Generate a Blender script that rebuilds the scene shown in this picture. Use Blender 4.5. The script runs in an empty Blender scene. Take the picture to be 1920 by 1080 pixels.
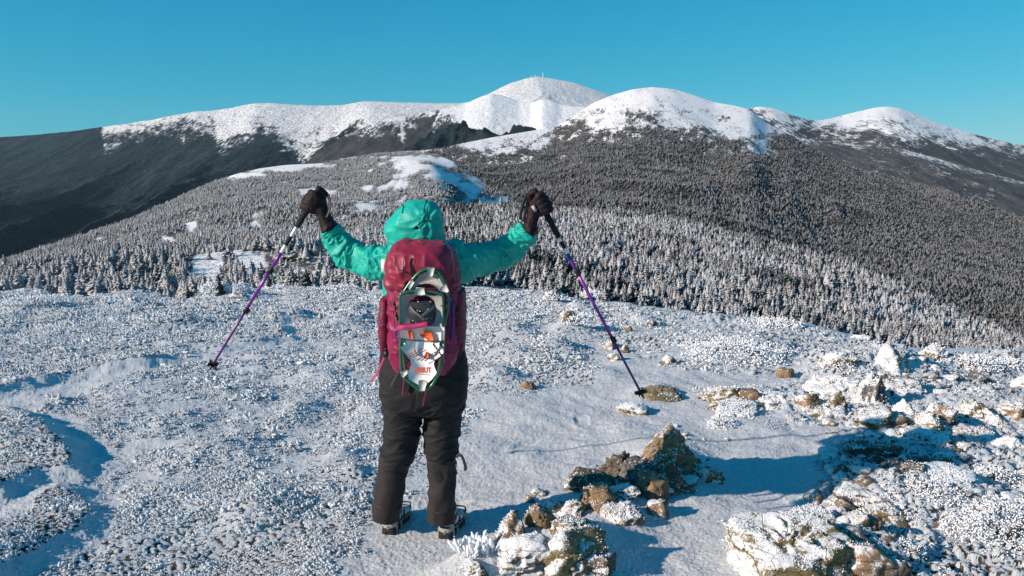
import bpy, bmesh, math, random
import numpy as np
from mathutils import Vector, Matrix
random.seed(7)
RNG = np.random.default_rng(11)
R = math.radians

# ------------------------------------------------------------------ camera, sky, sun, exposure
SC = bpy.context.scene
COL = SC.collection
F = 1450.0                      # focal length in photo pixels
PITCH = R(8.24)
CAMH = 1.885
cam_d = bpy.data.cameras.new("camera")
cam_d.sensor_width = 36.0
cam_d.lens = 36.0 * F / 1920.0
cam_d.clip_start = 0.05
cam_d.clip_end = 60000.0
cam = bpy.data.objects.new("camera", cam_d)
cam.location = (0, 0, CAMH)
cam.rotation_euler = (R(90) - PITCH, 0, 0)
COL.objects.link(cam)
SC.camera = cam

SUN_EL = R(23)
SUN_XY = np.array([-0.914, -0.406])     # towards the sun
world = bpy.data.worlds.new("World")
SC.world = world
world.use_nodes = True
wn = world.node_tree
for n in list(wn.nodes):
    wn.nodes.remove(n)
sky = wn.nodes.new("ShaderNodeTexSky")
sky.sky_type = 'NISHITA'
sky.sun_disc = False
sky.sun_elevation = SUN_EL
sky.sun_rotation = math.atan2(SUN_XY[0], SUN_XY[1])
sky.altitude = 1300
sky.air_density = 1.0
sky.dust_density = 0.6
sky.ozone_density = 1.0
# the picture's teal grade, the same curve for the whole sky: per channel gain * radiance ** power
sep = wn.nodes.new("ShaderNodeSeparateColor")
com = wn.nodes.new("ShaderNodeCombineColor")
wn.links.new(sky.outputs[0], sep.inputs[0])
for ch, (gain, power, top) in enumerate(((0.026, 2.15, 2.2), (1.20, 0.68, 12.0), (2.15, 0.50, 12.0))):
    pw = wn.nodes.new("ShaderNodeMath")
    pw.operation = 'POWER'
    pw.inputs[1].default_value = power
    gn = wn.nodes.new("ShaderNodeMath")
    gn.operation = 'MULTIPLY'
    gn.inputs[1].default_value = gain
    mn = wn.nodes.new("ShaderNodeMath")
    mn.operation = 'MINIMUM'
    mn.inputs[1].default_value = top
    wn.links.new(sep.outputs[ch], pw.inputs[0])
    wn.links.new(pw.outputs[0], gn.inputs[0])
    wn.links.new(gn.outputs[0], mn.inputs[0])
    wn.links.new(mn.outputs[0], com.inputs[ch])
bg = wn.nodes.new("ShaderNodeBackground")
bg.inputs[1].default_value = 0.088
wo = wn.nodes.new("ShaderNodeOutputWorld")
wn.links.new(com.outputs[0], bg.inputs[0])
wn.links.new(bg.outputs[0], wo.inputs[0])

sun_d = bpy.data.lights.new("sun", 'SUN')
sun_d.energy = 4.9
sun_d.angle = R(0.53)
sun_d.color = (1.0, 0.82, 0.68)
sun = bpy.data.objects.new("sun", sun_d)
sdir = Vector((SUN_XY[0] * math.cos(SUN_EL), SUN_XY[1] * math.cos(SUN_EL), math.sin(SUN_EL)))
sun.rotation_euler = sdir.to_track_quat('Z', 'Y').to_euler()
sun.location = (-20, -8, 30)
COL.objects.link(sun)
SC.view_settings.view_transform = 'Standard'
SC.view_settings.look = 'None'
SC.view_settings.gamma = 1.0
SC.view_settings.use_curve_mapping = False
SC.view_settings.exposure = 0.45

# ------------------------------------------------------------------ maths helpers
CP, SP = math.cos(PITCH), math.sin(PITCH)


def ray(u, v):
    a = (np.asarray(u, float) - 960.0) / F
    b = (540.0 - np.asarray(v, float)) / F
    return a, CP + b * SP, -SP + b * CP


def P(u, v, Y):
    """world point seen at photo pixel (u, v) at world depth y = Y"""
    dx, dy, dz = ray(u, v)
    t = Y / dy
    return np.stack(np.broadcast_arrays(dx * t, Y + 0 * t, CAMH + dz * t), -1)


def px_to_m(Y):
    return Y / F


def hash2(ix, iy, seed):
    h = (ix.astype(np.int64) * 374761393 + iy.astype(np.int64) * 668265263 + seed * 982451653) & 0x7fffffff
    h = ((h ^ (h >> 13)) * 1274126177) & 0x7fffffff
    h = ((h ^ (h >> 16)) * 1911520717) & 0x7fffffff
    return ((h ^ (h >> 11)) & 0xffffff) / float(0xffffff)


def vnoise(x, y, seed=0):
    ix, iy = np.floor(x), np.floor(y)
    fx, fy = x - ix, y - iy
    fx = fx * fx * fx * (fx * (fx * 6 - 15) + 10)
    fy = fy * fy * fy * (fy * (fy * 6 - 15) + 10)
    a, b = hash2(ix, iy, seed), hash2(ix + 1, iy, seed)
    c, d = hash2(ix, iy + 1, seed), hash2(ix + 1, iy + 1, seed)
    return (a * (1 - fx) + b * fx) * (1 - fy) + (c * (1 - fx) + d * fx) * fy


def fbm(x, y, seed=0, oct=4, gain=.5):
    s, a, n = 0, 1.0, 0
    c, sn = math.cos(.6), math.sin(.6)
    for o in range(oct):
        s = s + a * vnoise(x, y, seed + o * 17)
        n += a
        a *= gain
        x, y = (x * c - y * sn) * 2.03 + 3.1, (x * sn + y * c) * 2.03 + 1.7
    return s / n


def ridged(x, y, seed=0, oct=4):
    s, a, n = 0, 1.0, 0
    for o in range(oct):
        s = s + a * (1 - np.abs(2 * vnoise(x, y, seed + o * 13) - 1))
        n += a
        a *= .5
        x, y = x * 2.1 + 5.3, y * 2.1 + 1.9
    return s / n


def hash3(ix, iy, iz, seed):
    return hash2(ix + iz * 1009, iy + iz * 7919, seed)


def vnoise3(p, seed=0):
    i = np.floor(p)
    f = p - i
    f = f * f * (3 - 2 * f)
    out = 0
    for dx in (0, 1):
        for dy in (0, 1):
            for dz in (0, 1):
                w = (f[..., 0] if dx else 1 - f[..., 0]) * (f[..., 1] if dy else 1 - f[..., 1]) * (f[..., 2] if dz else 1 - f[..., 2])
                out = out + w * hash3(i[..., 0] + dx, i[..., 1] + dy, i[..., 2] + dz, seed)
    return out


def fbm3(p, seed=0, oct=3):
    s, a, n = 0, 1.0, 0
    for o in range(oct):
        s = s + a * vnoise3(p, seed + 31 * o)
        n += a
        a *= .5
        p = p * 2.07 + 3.3
    return s / n


def worley(x, y, seed=0):
    ix, iy = np.floor(x), np.floor(y)
    f1 = np.full(x.shape, 9.0)
    f2 = np.full(x.shape, 9.0)
    idv = np.zeros(x.shape)
    for dx in (-1, 0, 1):
        for dy in (-1, 0, 1):
            cx, cy = ix + dx, iy + dy
            h = hash2(cx, cy, seed + 5)
            d = np.hypot(cx + hash2(cx, cy, seed) - x, cy + hash2(cx, cy, seed + 1) - y)
            near = d < f1
            f2 = np.where(near, f1, np.minimum(f2, d))
            idv = np.where(near, h, idv)
            f1 = np.where(near, d, f1)
    return f1, f2, idv


def sstep(a, b, x):
    t = np.clip((x - a) / (b - a), 0, 1)
    return t * t * (3 - 2 * t)


def poly_sd(x, y, poly):
    """signed distance to polygon, positive inside"""
    d = np.full(x.shape, 1e9)
    ins = np.zeros(x.shape, bool)
    n = len(poly)
    for i in range(n):
        x0, y0 = poly[i]
        x1, y1 = poly[(i + 1) % n]
        ex, ey = x1 - x0, y1 - y0
        t = np.clip(((x - x0) * ex + (y - y0) * ey) / (ex * ex + ey * ey + 1e-12), 0, 1)
        d = np.minimum(d, np.hypot(x - x0 - t * ex, y - y0 - t * ey))
        cond = (y0 > y) != (y1 > y)
        if abs(ey) > 1e-12:
            ins ^= cond & (x < (x1 - x0) * (y - y0) / ey + x0)
    return np.where(ins, d, -d)


def spl(pts, q, smooth=0):
    """interpolate [(u, a, b..)] columns at q, cosine-free linear then smoothed"""
    pts = np.array(sorted(pts), float)
    out = [np.interp(q, pts[:, 0], pts[:, k]) for k in range(1, pts.shape[1])]
    if smooth:
        k = np.hanning(smooth * 2 + 3)
        k /= k.sum()
        res = []
        for o in out:
            e = np.concatenate([np.full(smooth + 1, o[0]), o, np.full(smooth + 1, o[-1])])
            res.append(np.convolve(e, k, 'valid'))
        out = res
    return out


def catmull(pts, n):
    """pts (k, d) resampled to n rows along a Catmull-Rom curve"""
    p = np.asarray(pts, float)
    k = len(p)
    e = np.vstack([2 * p[0] - p[1], p, 2 * p[-1] - p[-2]])
    t = np.linspace(0, k - 1 - 1e-9, n)
    i = t.astype(int)
    f = (t - i)[:, None]
    p0, p1, p2, p3 = e[i], e[i + 1], e[i + 2], e[i + 3]
    return .5 * (2 * p1 + (p2 - p0) * f + (2 * p0 - 5 * p1 + 4 * p2 - p3) * f ** 2 + (3 * p1 - p0 - 3 * p2 + p3) * f ** 3)


# ------------------------------------------------------------------ object helpers
def mesh_data(name, verts, faces, mat=None, smooth=True, attrs=None):
    me = bpy.data.meshes.new(name)
    verts = np.asarray(verts, np.float32)
    if isinstance(faces, np.ndarray):
        faces = [faces]
    if len(faces) and isinstance(faces[0], np.ndarray) and faces[0].ndim == 2:
        nv = len(verts)
        me.vertices.add(nv)
        me.vertices.foreach_set("co", verts.ravel())
        loops = np.concatenate([f.ravel() for f in faces]).astype(np.int32)
        tot = np.concatenate([np.full(len(f), f.shape[1]) for f in faces]).astype(np.int32)
        start = np.concatenate([[0], np.cumsum(tot)[:-1]]).astype(np.int32)
        me.loops.add(len(loops))
        me.loops.foreach_set("vertex_index", loops)
        me.polygons.add(len(tot))
        me.polygons.foreach_set("loop_start", start)
        me.polygons.foreach_set("loop_total", tot)
        me.update(calc_edges=True)
        me.validate()
    else:
        me.from_pydata([tuple(map(float, v)) for v in verts], [], [tuple(map(int, f)) for f in faces])
        me.update()
    if smooth and len(me.polygons):
        me.polygons.foreach_set("use_smooth", np.ones(len(me.polygons), bool))
    for k, a in (attrs or {}).items():
        at = me.attributes.new(k, 'FLOAT', 'POINT')
        at.data.foreach_set("value", np.asarray(a, np.float32).ravel())
    if mat:
        me.materials.append(mat)
    return me


def obj(name, verts=None, faces=None, mat=None, parent=None, smooth=True, attrs=None, data=None, loc=None):
    me = data if data is not None else mesh_data(name, verts, faces, mat, smooth, attrs)
    o = bpy.data.objects.new(name, me)
    COL.objects.link(o)
    if parent is not None:
        o.parent = parent
    if loc is not None:
        o.location = loc
    return o


def tag(o, label=None, cat=None, group=None, kind=None):
    if label:
        o["label"] = label
    if cat:
        o["category"] = cat
    if group:
        o["group"] = group
    if kind:
        o["kind"] = kind
    return o


def empty(name, loc, label=None, cat=None, group=None):
    o = bpy.data.objects.new(name, None)
    o.empty_display_size = .1
    o.location = loc
    COL.objects.link(o)
    return tag(o, label, cat, group)


def grid_faces(nr, nc, wrap=False):
    i = np.arange(nr - 1)[:, None]
    j = np.arange(nc if wrap else nc - 1)[None, :]
    j2 = (j + 1) % nc
    return np.stack([i * nc + j + 0 * i, i * nc + j2, (i + 1) * nc + j2, (i + 1) * nc + j + 0 * i], -1).reshape(-1, 4)


class Bag:
    """collects pieces of geometry for ONE mesh"""
    def __init__(s):
        s.v, s.q, s.t, s.n = [], [], [], 0

    def add(s, v, quads=None, tris=None):
        v = np.asarray(v, float).reshape(-1, 3)
        if quads is not None and len(quads):
            s.q.append(np.asarray(quads, int) + s.n)
        if tris is not None and len(tris):
            s.t.append(np.asarray(tris, int) + s.n)
        s.v.append(v)
        s.n += len(v)

    def data(s):
        f = []
        if s.q:
            f.append(np.concatenate(s.q))
        if s.t:
            f.append(np.concatenate(s.t))
        return np.concatenate(s.v), f

    def mesh(s, name, mat, smooth=True, off=None, attrs=None):
        v, f = s.data()
        if off is not None:
            v = v - np.asarray(off)
        return mesh_data(name, v, f, mat, smooth, attrs)

    def build(s, name, mat, parent=None, smooth=True, loc=None):
        o = obj(name, data=s.mesh(name, mat, smooth, loc), parent=parent)
        if loc is not None:
            o.location = loc
        return o


def frames(path):
    p = np.asarray(path, float)
    t = np.gradient(p, axis=0)
    t /= np.linalg.norm(t, axis=1)[:, None] + 1e-12
    a = np.array([0, 0, 1.0]) if abs(t[0][2]) < .9 else np.array([0, 1.0, 0])
    n = np.cross(t[0], np.cross(a, t[0]))
    n /= np.linalg.norm(n)
    N = [n]
    for i in range(1, len(p)):
        n = N[-1] - t[i] * np.dot(N[-1], t[i])
        n /= np.linalg.norm(n) + 1e-12
        N.append(n)
    N = np.array(N)
    return t, N, np.cross(t, N)


def tube(bag, path, rad, n=12, cap=True, flat=1.0, wr=None):
    """swept tube; rad scalar or per ring; flat squashes the second axis; wr(s, phi, pts) radial displacement"""
    p = np.asarray(path, float)
    k = len(p)
    rad = np.broadcast_to(np.asarray(rad, float), (k,))
    t, N, B = frames(p)
    ph = np.linspace(0, 2 * np.pi, n, endpoint=False)
    rr = rad[:, None] * np.ones(n)
    if wr is not None:
        s = np.concatenate([[0], np.cumsum(np.linalg.norm(np.diff(p, axis=0), axis=1))])
        rr = rr + wr(s[:, None] + 0 * ph, ph[None, :] + 0 * s[:, None])
    V = p[:, None, :] + N[:, None, :] * (rr * np.cos(ph))[..., None] + B[:, None, :] * (rr * np.sin(ph) * flat)[..., None]
    V = V.reshape(-1, 3)
    q = grid_faces(k, n, True)
    tr = []
    if cap:
        V = np.vstack([V, p[0], p[-1]])
        c0, c1 = k * n, k * n + 1
        for j in range(n):
            tr.append((c0, (j + 1) % n, j))
            tr.append((c1, (k - 1) * n + j, (k - 1) * n + (j + 1) % n))
    bag.add(V, q, tr)


def loft(bag, rings, cap=True):
    rings = np.asarray(rings, float)
    k, n = rings.shape[:2]
    V = rings.reshape(-1, 3)
    q = grid_faces(k, n, True)
    tr = []
    if cap:
        V = np.vstack([V, rings[0].mean(0), rings[-1].mean(0)])
        for j in range(n):
            tr.append((k * n, (j + 1) % n, j))
            tr.append((k * n + 1, (k - 1) * n + j, (k - 1) * n + (j + 1) % n))
    bag.add(V, q, tr)


def box(bag, c, ax, ay, az):
    """box with centre c and half-axis vectors"""
    c, ax, ay, az = (np.asarray(q, float) for q in (c, ax, ay, az))
    v = [c + sx * ax + sy * ay + sz * az for sx in (-1, 1) for sy in (-1, 1) for sz in (-1, 1)]
    bag.add(v, [(0, 1, 3, 2), (4, 6, 7, 5), (0, 4, 5, 1), (2, 3, 7, 6), (0, 2, 6, 4), (1, 5, 7, 3)])


def remeshed(name, bag, mat, parent, voxel=.006, smooth_it=3, fn=None):
    """one continuous surface out of overlapping closed shapes; fn displaces the result"""
    tmp = obj(name + "_raw", data=bag.mesh(name, mat))
    m = tmp.modifiers.new("r", 'REMESH')
    m.mode = 'VOXEL'
    m.voxel_size = voxel
    s = tmp.modifiers.new("s", 'SMOOTH')
    s.factor = .5
    s.iterations = smooth_it
    dg = bpy.context.evaluated_depsgraph_get()
    me = bpy.data.meshes.new_from_object(tmp.evaluated_get(dg))
    bpy.data.objects.remove(tmp)
    me.name = name
    if fn is not None:
        n = len(me.vertices)
        co = np.empty(n * 3, np.float32)
        me.vertices.foreach_get("co", co)
        no = np.empty(n * 3, np.float32)
        me.vertices.foreach_get("normal", no)
        co = co.reshape(-1, 3).astype(float)
        no = no.reshape(-1, 3).astype(float)
        co = co + no * fn(co, no)[:, None]
        me.vertices.foreach_set("co", co.astype(np.float32).ravel())
        me.update()
    me.polygons.foreach_set("use_smooth", np.ones(len(me.polygons), bool))
    me.materials.clear()
    me.materials.append(mat)
    return obj(name, data=me, parent=parent)


_ico = {}


def ico(level):
    if level not in _ico:
        bm = bmesh.new()
        bmesh.ops.create_icosphere(bm, subdivisions=level, radius=1)
        v = np.array([x.co[:] for x in bm.verts])
        f = np.array([[y.index for y in x.verts] for x in bm.faces])
        bm.free()
        _ico[level] = (v, f)
    return _ico[level]


def vnormals(v, tris):
    n = np.zeros_like(v)
    a = np.cross(v[tris[:, 1]] - v[tris[:, 0]], v[tris[:, 2]] - v[tris[:, 0]])
    for k in range(3):
        np.add.at(n, tris[:, k], a)
    return n / (np.linalg.norm(n, axis=1)[:, None] + 1e-12)


# ------------------------------------------------------------------ material helpers
class Mat:
    def __init__(s, name, rough=.7, color=None, spec=.3):
        s.m = bpy.data.materials.new(name)
        s.m.use_nodes = True
        s.nt = s.m.node_tree
        s.b = s.nt.nodes["Principled BSDF"]
        s.b.inputs["Roughness"].default_value = rough
        s.b.inputs["Specular IOR Level"].default_value = spec
        if color is not None:
            s.b.inputs["Base Color"].default_value = (*color, 1)

    def n(s, t, **kw):
        nd = s.nt.nodes.new(t)
        for k, v in kw.items():
            setattr(nd, k, v)
        return nd

    def link(s, a, b):
        s.nt.links.new(a, b)

    def val(s, x, sock):
        if isinstance(x, (int, float)):
            sock.default_value = x
        elif isinstance(x, tuple):
            sock.default_value = (*x, 1) if len(x) == 3 and len(sock.default_value) == 4 else x
        else:
            s.link(x, sock)

    def math(s, op, a, b=0.0, c=0.0, clamp=False):
        nd = s.n("ShaderNodeMath", operation=op, use_clamp=clamp)
        for i, x in enumerate((a, b, c)):
            s.val(x, nd.inputs[i])
        return nd.outputs[0]

    def noise(s, scale, detail=3, rough=.5, vec=None, dist=0.0):
        nd = s.n("ShaderNodeTexNoise")
        nd.inputs["Scale"].default_value = scale
        nd.inputs["Detail"].default_value = detail
        nd.inputs["Roughness"].default_value = rough
        nd.inputs["Distortion"].default_value = dist
        s.link(vec if vec is not None else s.pos(), nd.inputs["Vector"])
        return nd.outputs[0]

    def voro(s, scale, vec=None, feat='F1'):
        nd = s.n("ShaderNodeTexVoronoi", feature=feat)
        nd.inputs["Scale"].default_value = scale
        s.link(vec if vec is not None else s.pos(), nd.inputs["Vector"])
        return nd.outputs["Distance"]

    def pos(s):
        if not hasattr(s, "_pos"):
            s._pos = s.n("ShaderNodeTexCoord").outputs["Object"]
        return s._pos

    def geo(s, k):
        if not hasattr(s, "_geo"):
            s._geo = s.n("ShaderNodeNewGeometry")
        return s._geo.outputs[k]

    def attr(s, name):
        nd = s.n("ShaderNodeAttribute", attribute_name=name)
        return nd.outputs["Fac"]

    def smooth(s, x, a, b):
        nd = s.n("ShaderNodeMapRange", interpolation_type='SMOOTHSTEP')
        s.val(x, nd.inputs[0])
        nd.inputs[1].default_value = a
        nd.inputs[2].default_value = b
        return nd.outputs[0]

    def mix(s, f, a, b):
        nd = s.n("ShaderNodeMix", data_type='RGBA')
        s.val(f, nd.inputs[0])
        s.val(a, nd.inputs[6])
        s.val(b, nd.inputs[7])
        return nd.outputs[2]

    def ndot(s, d):
        nd = s.n("ShaderNodeVectorMath", operation='DOT_PRODUCT')
        s.link(s.geo("Normal"), nd.inputs[0])
        v = Vector(d).normalized()
        nd.inputs[1].default_value = v
        return nd.outputs["Value"]

    def stretch(s, sc, rot=(0, 0, 0)):
        nd = s.n("ShaderNodeMapping")
        nd.inputs["Scale"].default_value = sc
        nd.inputs["Rotation"].default_value = rot
        s.link(s.pos(), nd.inputs["Vector"])
        return nd.outputs[0]

    def color(s, x):
        s.val(x, s.b.inputs["Base Color"])
        return s

    def bump(s, h, dist, strength=1.0):
        nd = s.n("ShaderNodeBump")
        nd.inputs["Strength"].default_value = strength
        nd.inputs["Distance"].default_value = dist
        s.link(h, nd.inputs["Height"])
        s.link(nd.outputs[0], s.b.inputs["Normal"])
        return s
# ------------------------------------------------------------------ materials of the setting
def snow_rock_material(name, forest, forest2, snow=(.86, .87, .88), fscale=.02, k=.9, bump_d=8.0, sscale=.004, streak=None, cap=1.2):
    m = Mat(name, .85, spec=.1)
    nf = m.noise(fscale, 5, .7, m.stretch(streak) if streak else None)
    fc = m.mix(m.smooth(nf, .38, .64), forest, forest2)
    vec = m.stretch(streak) if streak else None
    ns = m.noise(sscale, 6, .72, vec)
    nfine = m.noise(sscale * 12, 5, .8, vec)
    s = m.math('ADD', m.math('MINIMUM', m.attr("snow"), cap), m.math('MULTIPLY', m.math('SUBTRACT', ns, .5), k * 2.6))
    s = m.math('ADD', s, m.math('MULTIPLY', m.math('SUBTRACT', nfine, .5), k * 4.6))
    f = m.smooth(s, .28, .78)
    m.color(m.mix(f, fc, snow))
    m.bump(m.math('ADD', m.noise(fscale * 1.7, 5, .75), m.math('MULTIPLY', m.noise(fscale * 7, 3, .7), .4)), bump_d, 1.0)
    return m.m


# ------------------------------------------------------------------ hills and mountains, each a relief of its own
HILLS = {}


def hill(name, crest, base, Yb, nc, nr, mat, u0, u1, g=1.0, relief=0.0, rscale=300.0, seed=0, snowfn=None, back=.35, nback=14,
         crest_w=.12, drop=.35, sm=16, ridg=True, ushift=0.0, bulge=None, ranis=1.0, rtop=.3):
    """crest: [(u, v, Y)], base: [(u, v)] seen at depth Yb; rows run from the foot up to the crest, then down the far side"""
    u = np.linspace(u0, u1, nc)
    px = (u1 - u0) / nc
    vc, Yc = spl(crest, u, max(1, int(sm / px)))
    vb, = spl(base, u, max(1, int(30 / px)))
    t = np.linspace(0, 1, nr) ** .9
    T, U = t[:, None] + 0 * u, u + 0 * t[:, None]
    Yb_ = np.broadcast_to(np.asarray(Yb if np.ndim(Yb) == 0 else spl(Yb, u, 5)[0], float), u.shape)
    Y = Yb_ * (Yc / Yb_) ** T
    V = vb + (vc - vb) * T ** g
    pts = P(U, V, Y)
    if relief:
        X, YY = pts[..., 0], pts[..., 1]
        nz = ridged(X / rscale, YY / (rscale * ranis), seed, 5) if ridg else fbm(X / rscale, YY / rscale, seed, 5)
        w = np.minimum(sstep(0, .25, T), sstep(0, rtop, 1 - T) + crest_w)
        pts[..., 2] += (nz - .55) * relief * w
    if bulge is not None:
        pts[..., 2] += bulge(U, V, T, pts)
    vis = pts.copy()
    # far side
    s = np.linspace(0, 1, nback + 1)[1:, None]
    last = pts[-1]
    bx = last[None] * np.array([1, 1, 1.0])
    bx = np.repeat(bx, nback, 0)
    k = 1 + s * back
    bx[..., 0] *= k
    bx[..., 1] *= k
    slope_len = last[:, 1][None] * s * back
    bx[..., 2] = last[:, 2][None] - drop * slope_len * sstep(0, .5, s) - .02 * slope_len
    allp = np.concatenate([pts, bx])
    Ta = np.concatenate([T, np.ones((nback, nc))])
    Ua = np.concatenate([U, np.repeat(U[-1:], nback, 0)])
    Va = np.concatenate([V, np.repeat(V[-1:], nback, 0)])
    snow = snowfn(Ua, Va, Ta, allp) if snowfn else np.zeros(Ua.shape)
    o = obj(name, allp.reshape(-1, 3), grid_faces(nr + nback, nc), mat, attrs={"snow": snow.ravel()})
    tag(o, kind="structure")
    HILLS[name] = (vis, u, snow[:nr], T)
    return o


def line(pts):
    a = np.array(pts, float)
    return lambda u: np.interp(u, a[:, 0], a[:, 1])


def patch(U, V, lst):
    """soft elliptical patches [(u, v, ru, rv, amount)]"""
    s = 0
    for (a, b, ru, rv, am) in lst:
        d = ((U - a) / ru) ** 2 + ((V - b) / rv) ** 2
        s = np.maximum(s, am * np.exp(-d))
    return s


# --- the great white mountain and the long ridge running left from it
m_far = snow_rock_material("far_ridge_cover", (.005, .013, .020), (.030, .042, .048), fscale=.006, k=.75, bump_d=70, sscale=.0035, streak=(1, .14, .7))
far_line = line([(-400, 205), (188, 236), (196, 262), (215, 258), (240, 245), (300, 244), (340, 240), (400, 246), (430, 262), (470, 252), (500, 244), (540, 262), (580, 274), (620, 262),
                 (660, 240), (720, 226), (800, 222), (2000, 222)])


def far_snow(U, V, T, p):
    s = .5 + (far_line(U) - V) / 46.0 - np.where(U < 196, (196 - U) / 26.0, 0)
    s = s + (fbm(U / 26.0, V / 8.0, 61, 5) - .5) * 1.1 + (fbm(U / 7.0, V / 9.0, 62, 3) - .5) * .7 - .25 * sstep(250, 205, V) * sstep(.56, .64, fbm(U / 30, V / 9, 63, 4))
    s = s + .9 * sstep(620, 780, U) * sstep(300, 220, V)
    gul = ridged(U / 55.0, V / 260.0, 5, 3)
    s = s + (gul - .62) * 1.3 * sstep(60, 5, np.abs(V - far_line(U) - 10)) * sstep(380, 430, U)
    return np.clip(s + patch(U, V, [(73, 290, 8, 4, .62), (150, 273, 12, 4, .5), (190, 294, 14, 3, .35), (385, 334, 14, 3, .5), (315, 340, 18, 3, .45), (500, 256, 6, 18, .7), (422, 245, 14, 8, .6), (527, 285, 7, 4, .6), (550, 280, 8, 4, .5)]), -.6, 1.6)


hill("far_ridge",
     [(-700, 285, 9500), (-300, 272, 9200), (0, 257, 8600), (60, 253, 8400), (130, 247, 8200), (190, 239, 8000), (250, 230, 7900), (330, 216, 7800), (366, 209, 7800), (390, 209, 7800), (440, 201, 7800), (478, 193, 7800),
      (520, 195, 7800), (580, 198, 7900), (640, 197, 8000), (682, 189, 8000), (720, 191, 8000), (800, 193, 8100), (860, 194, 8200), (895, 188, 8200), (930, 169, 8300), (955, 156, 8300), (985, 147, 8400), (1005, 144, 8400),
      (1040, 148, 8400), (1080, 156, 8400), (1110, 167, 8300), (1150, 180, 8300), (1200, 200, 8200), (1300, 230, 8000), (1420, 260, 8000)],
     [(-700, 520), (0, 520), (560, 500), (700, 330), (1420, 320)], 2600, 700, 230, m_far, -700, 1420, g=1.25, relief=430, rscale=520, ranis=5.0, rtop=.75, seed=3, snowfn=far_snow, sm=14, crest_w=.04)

# --- the shoulder and ravine in front of it
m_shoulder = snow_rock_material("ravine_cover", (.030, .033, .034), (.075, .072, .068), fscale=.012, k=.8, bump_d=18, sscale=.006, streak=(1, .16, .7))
sh_line = line([(560, 215), (700, 238), (740, 236), (800, 214), (832, 208), (850, 232), (880, 262), (960, 260), (1060, 268), (1300, 280)])


def sh_snow(U, V, T, p):
    s = .5 + (sh_line(U) - V) / 42.0 + (fbm(U / 22.0, V / 9.0, 64, 5) - .5) * .9
    s = s + .8 * sstep(850, 1000, U + (fbm(U / 18, V / 14, 68, 4) - .5) * 120) * sstep(310, 240, V)
    st = ridged((U + .55 * V) / 11.0, V / 80.0, 9, 3)
    band = sstep(770, 815, U) * sstep(300, 262, V)
    st2 = ridged((U - .9 * V) / 15.0, V / 90.0, 29, 3)
    s = np.where(s < .75, s + (st - .60) * 2.6 * band + (st2 - .60) * 2.6 * sstep(830, 870, U), s)
    return np.clip(s + patch(U, V, [(754, 255, 6, 17, .9), (1008, 232, 22, 10, .6)]), -.6, 1.6) - patch(U, V, [(1020, 188, 26, 4, .35), (905, 205, 10, 18, .2)])


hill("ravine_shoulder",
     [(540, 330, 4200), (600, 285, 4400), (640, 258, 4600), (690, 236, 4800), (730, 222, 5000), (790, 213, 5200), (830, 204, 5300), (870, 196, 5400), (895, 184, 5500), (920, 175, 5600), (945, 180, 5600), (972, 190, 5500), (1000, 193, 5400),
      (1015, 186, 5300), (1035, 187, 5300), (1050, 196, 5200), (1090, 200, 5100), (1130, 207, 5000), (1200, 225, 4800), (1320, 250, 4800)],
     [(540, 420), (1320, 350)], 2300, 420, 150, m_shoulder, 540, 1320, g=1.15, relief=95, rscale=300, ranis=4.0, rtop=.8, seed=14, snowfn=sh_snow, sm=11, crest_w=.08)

# --- the white domes on the right
m_right = snow_rock_material("right_dome_cover", (.045, .046, .048), (.095, .092, .09), fscale=.012, k=.8, bump_d=16, sscale=.004, streak=(1, .14, .7))
rt_line = line([(1380, 216), (1440, 226), (1500, 244), (1540, 242), (1600, 252), (1700, 262), (1760, 262), (1800, 262), (1850, 268), (1950, 278), (2400, 300)])


def rt_snow(U, V, T, p):
    s = .45 + (rt_line(U) - V) / 54.0 + (fbm((U - 1.2 * V) / 24.0, (V + .4 * U) / 9.0, 65, 5) - .5) * 1.2
    s = s + patch(U, V, [(1510, 275, 6, 16, .55), (1575, 284, 3, 6, .8), (1612, 300, 3, 10, .8), (1646, 297, 4, 9, .8), (1663, 314, 4, 8, .7), (1530, 284, 4, 10, .55)])
    return np.clip(s, -.45, 1.6)


hill("right_dome",
     [(1330, 226, 6000), (1380, 212, 6000), (1405, 203, 6000), (1425, 200, 6000), (1450, 203, 6000), (1480, 214, 6000), (1520, 226, 6100), (1540, 226, 6200), (1580, 217, 6400), (1615, 208, 6500), (1640, 202, 6500), (1665, 200, 6500), (1690, 204, 6500),
      (1720, 216, 6500), (1760, 231, 6500), (1800, 243, 6500), (1850, 258, 6500), (1920, 273, 6500), (2100, 310, 6500), (2400, 350, 6500)],
     [(1330, 420), (2400, 520)], 2600, 420, 160, m_right, 1330, 2400, g=1.1, relief=130, rscale=420, ranis=4.5, seed=21, snowfn=rt_snow, sm=11, crest_w=.08)
m_spur = snow_rock_material("right_spur_cover", (.05, .05, .05), (.11, .105, .10), fscale=.02, k=.9, bump_d=10, sscale=.008, streak=(1, .2, .8))


def spur_snow(U, V, T, p):
    s = -.12 + .5 * np.exp(-((T - 1) / .05) ** 2)
    return s + patch(U, V, [(1690, 292, 30, 6, .4), (1820, 350, 18, 6, .4), (1770, 330, 20, 5, .4), (1860, 365, 20, 8, .3)])


hill("right_spur",
     [(1440, 250, 4400), (1520, 262, 4400), (1580, 268, 4400), (1640, 274, 4300), (1690, 279, 4200), (1740, 292, 4100), (1800, 310, 4000), (1860, 325, 3900), (1930, 344, 3800), (2100, 390, 3700), (2400, 440, 3600)],
     [(1440, 430), (2400, 560)], 2000, 300, 120, m_spur, 1440, 2400, g=1.1, relief=70, rscale=240, ranis=4.0, seed=25, snowfn=spur_snow, sm=14, crest_w=.1)

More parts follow.
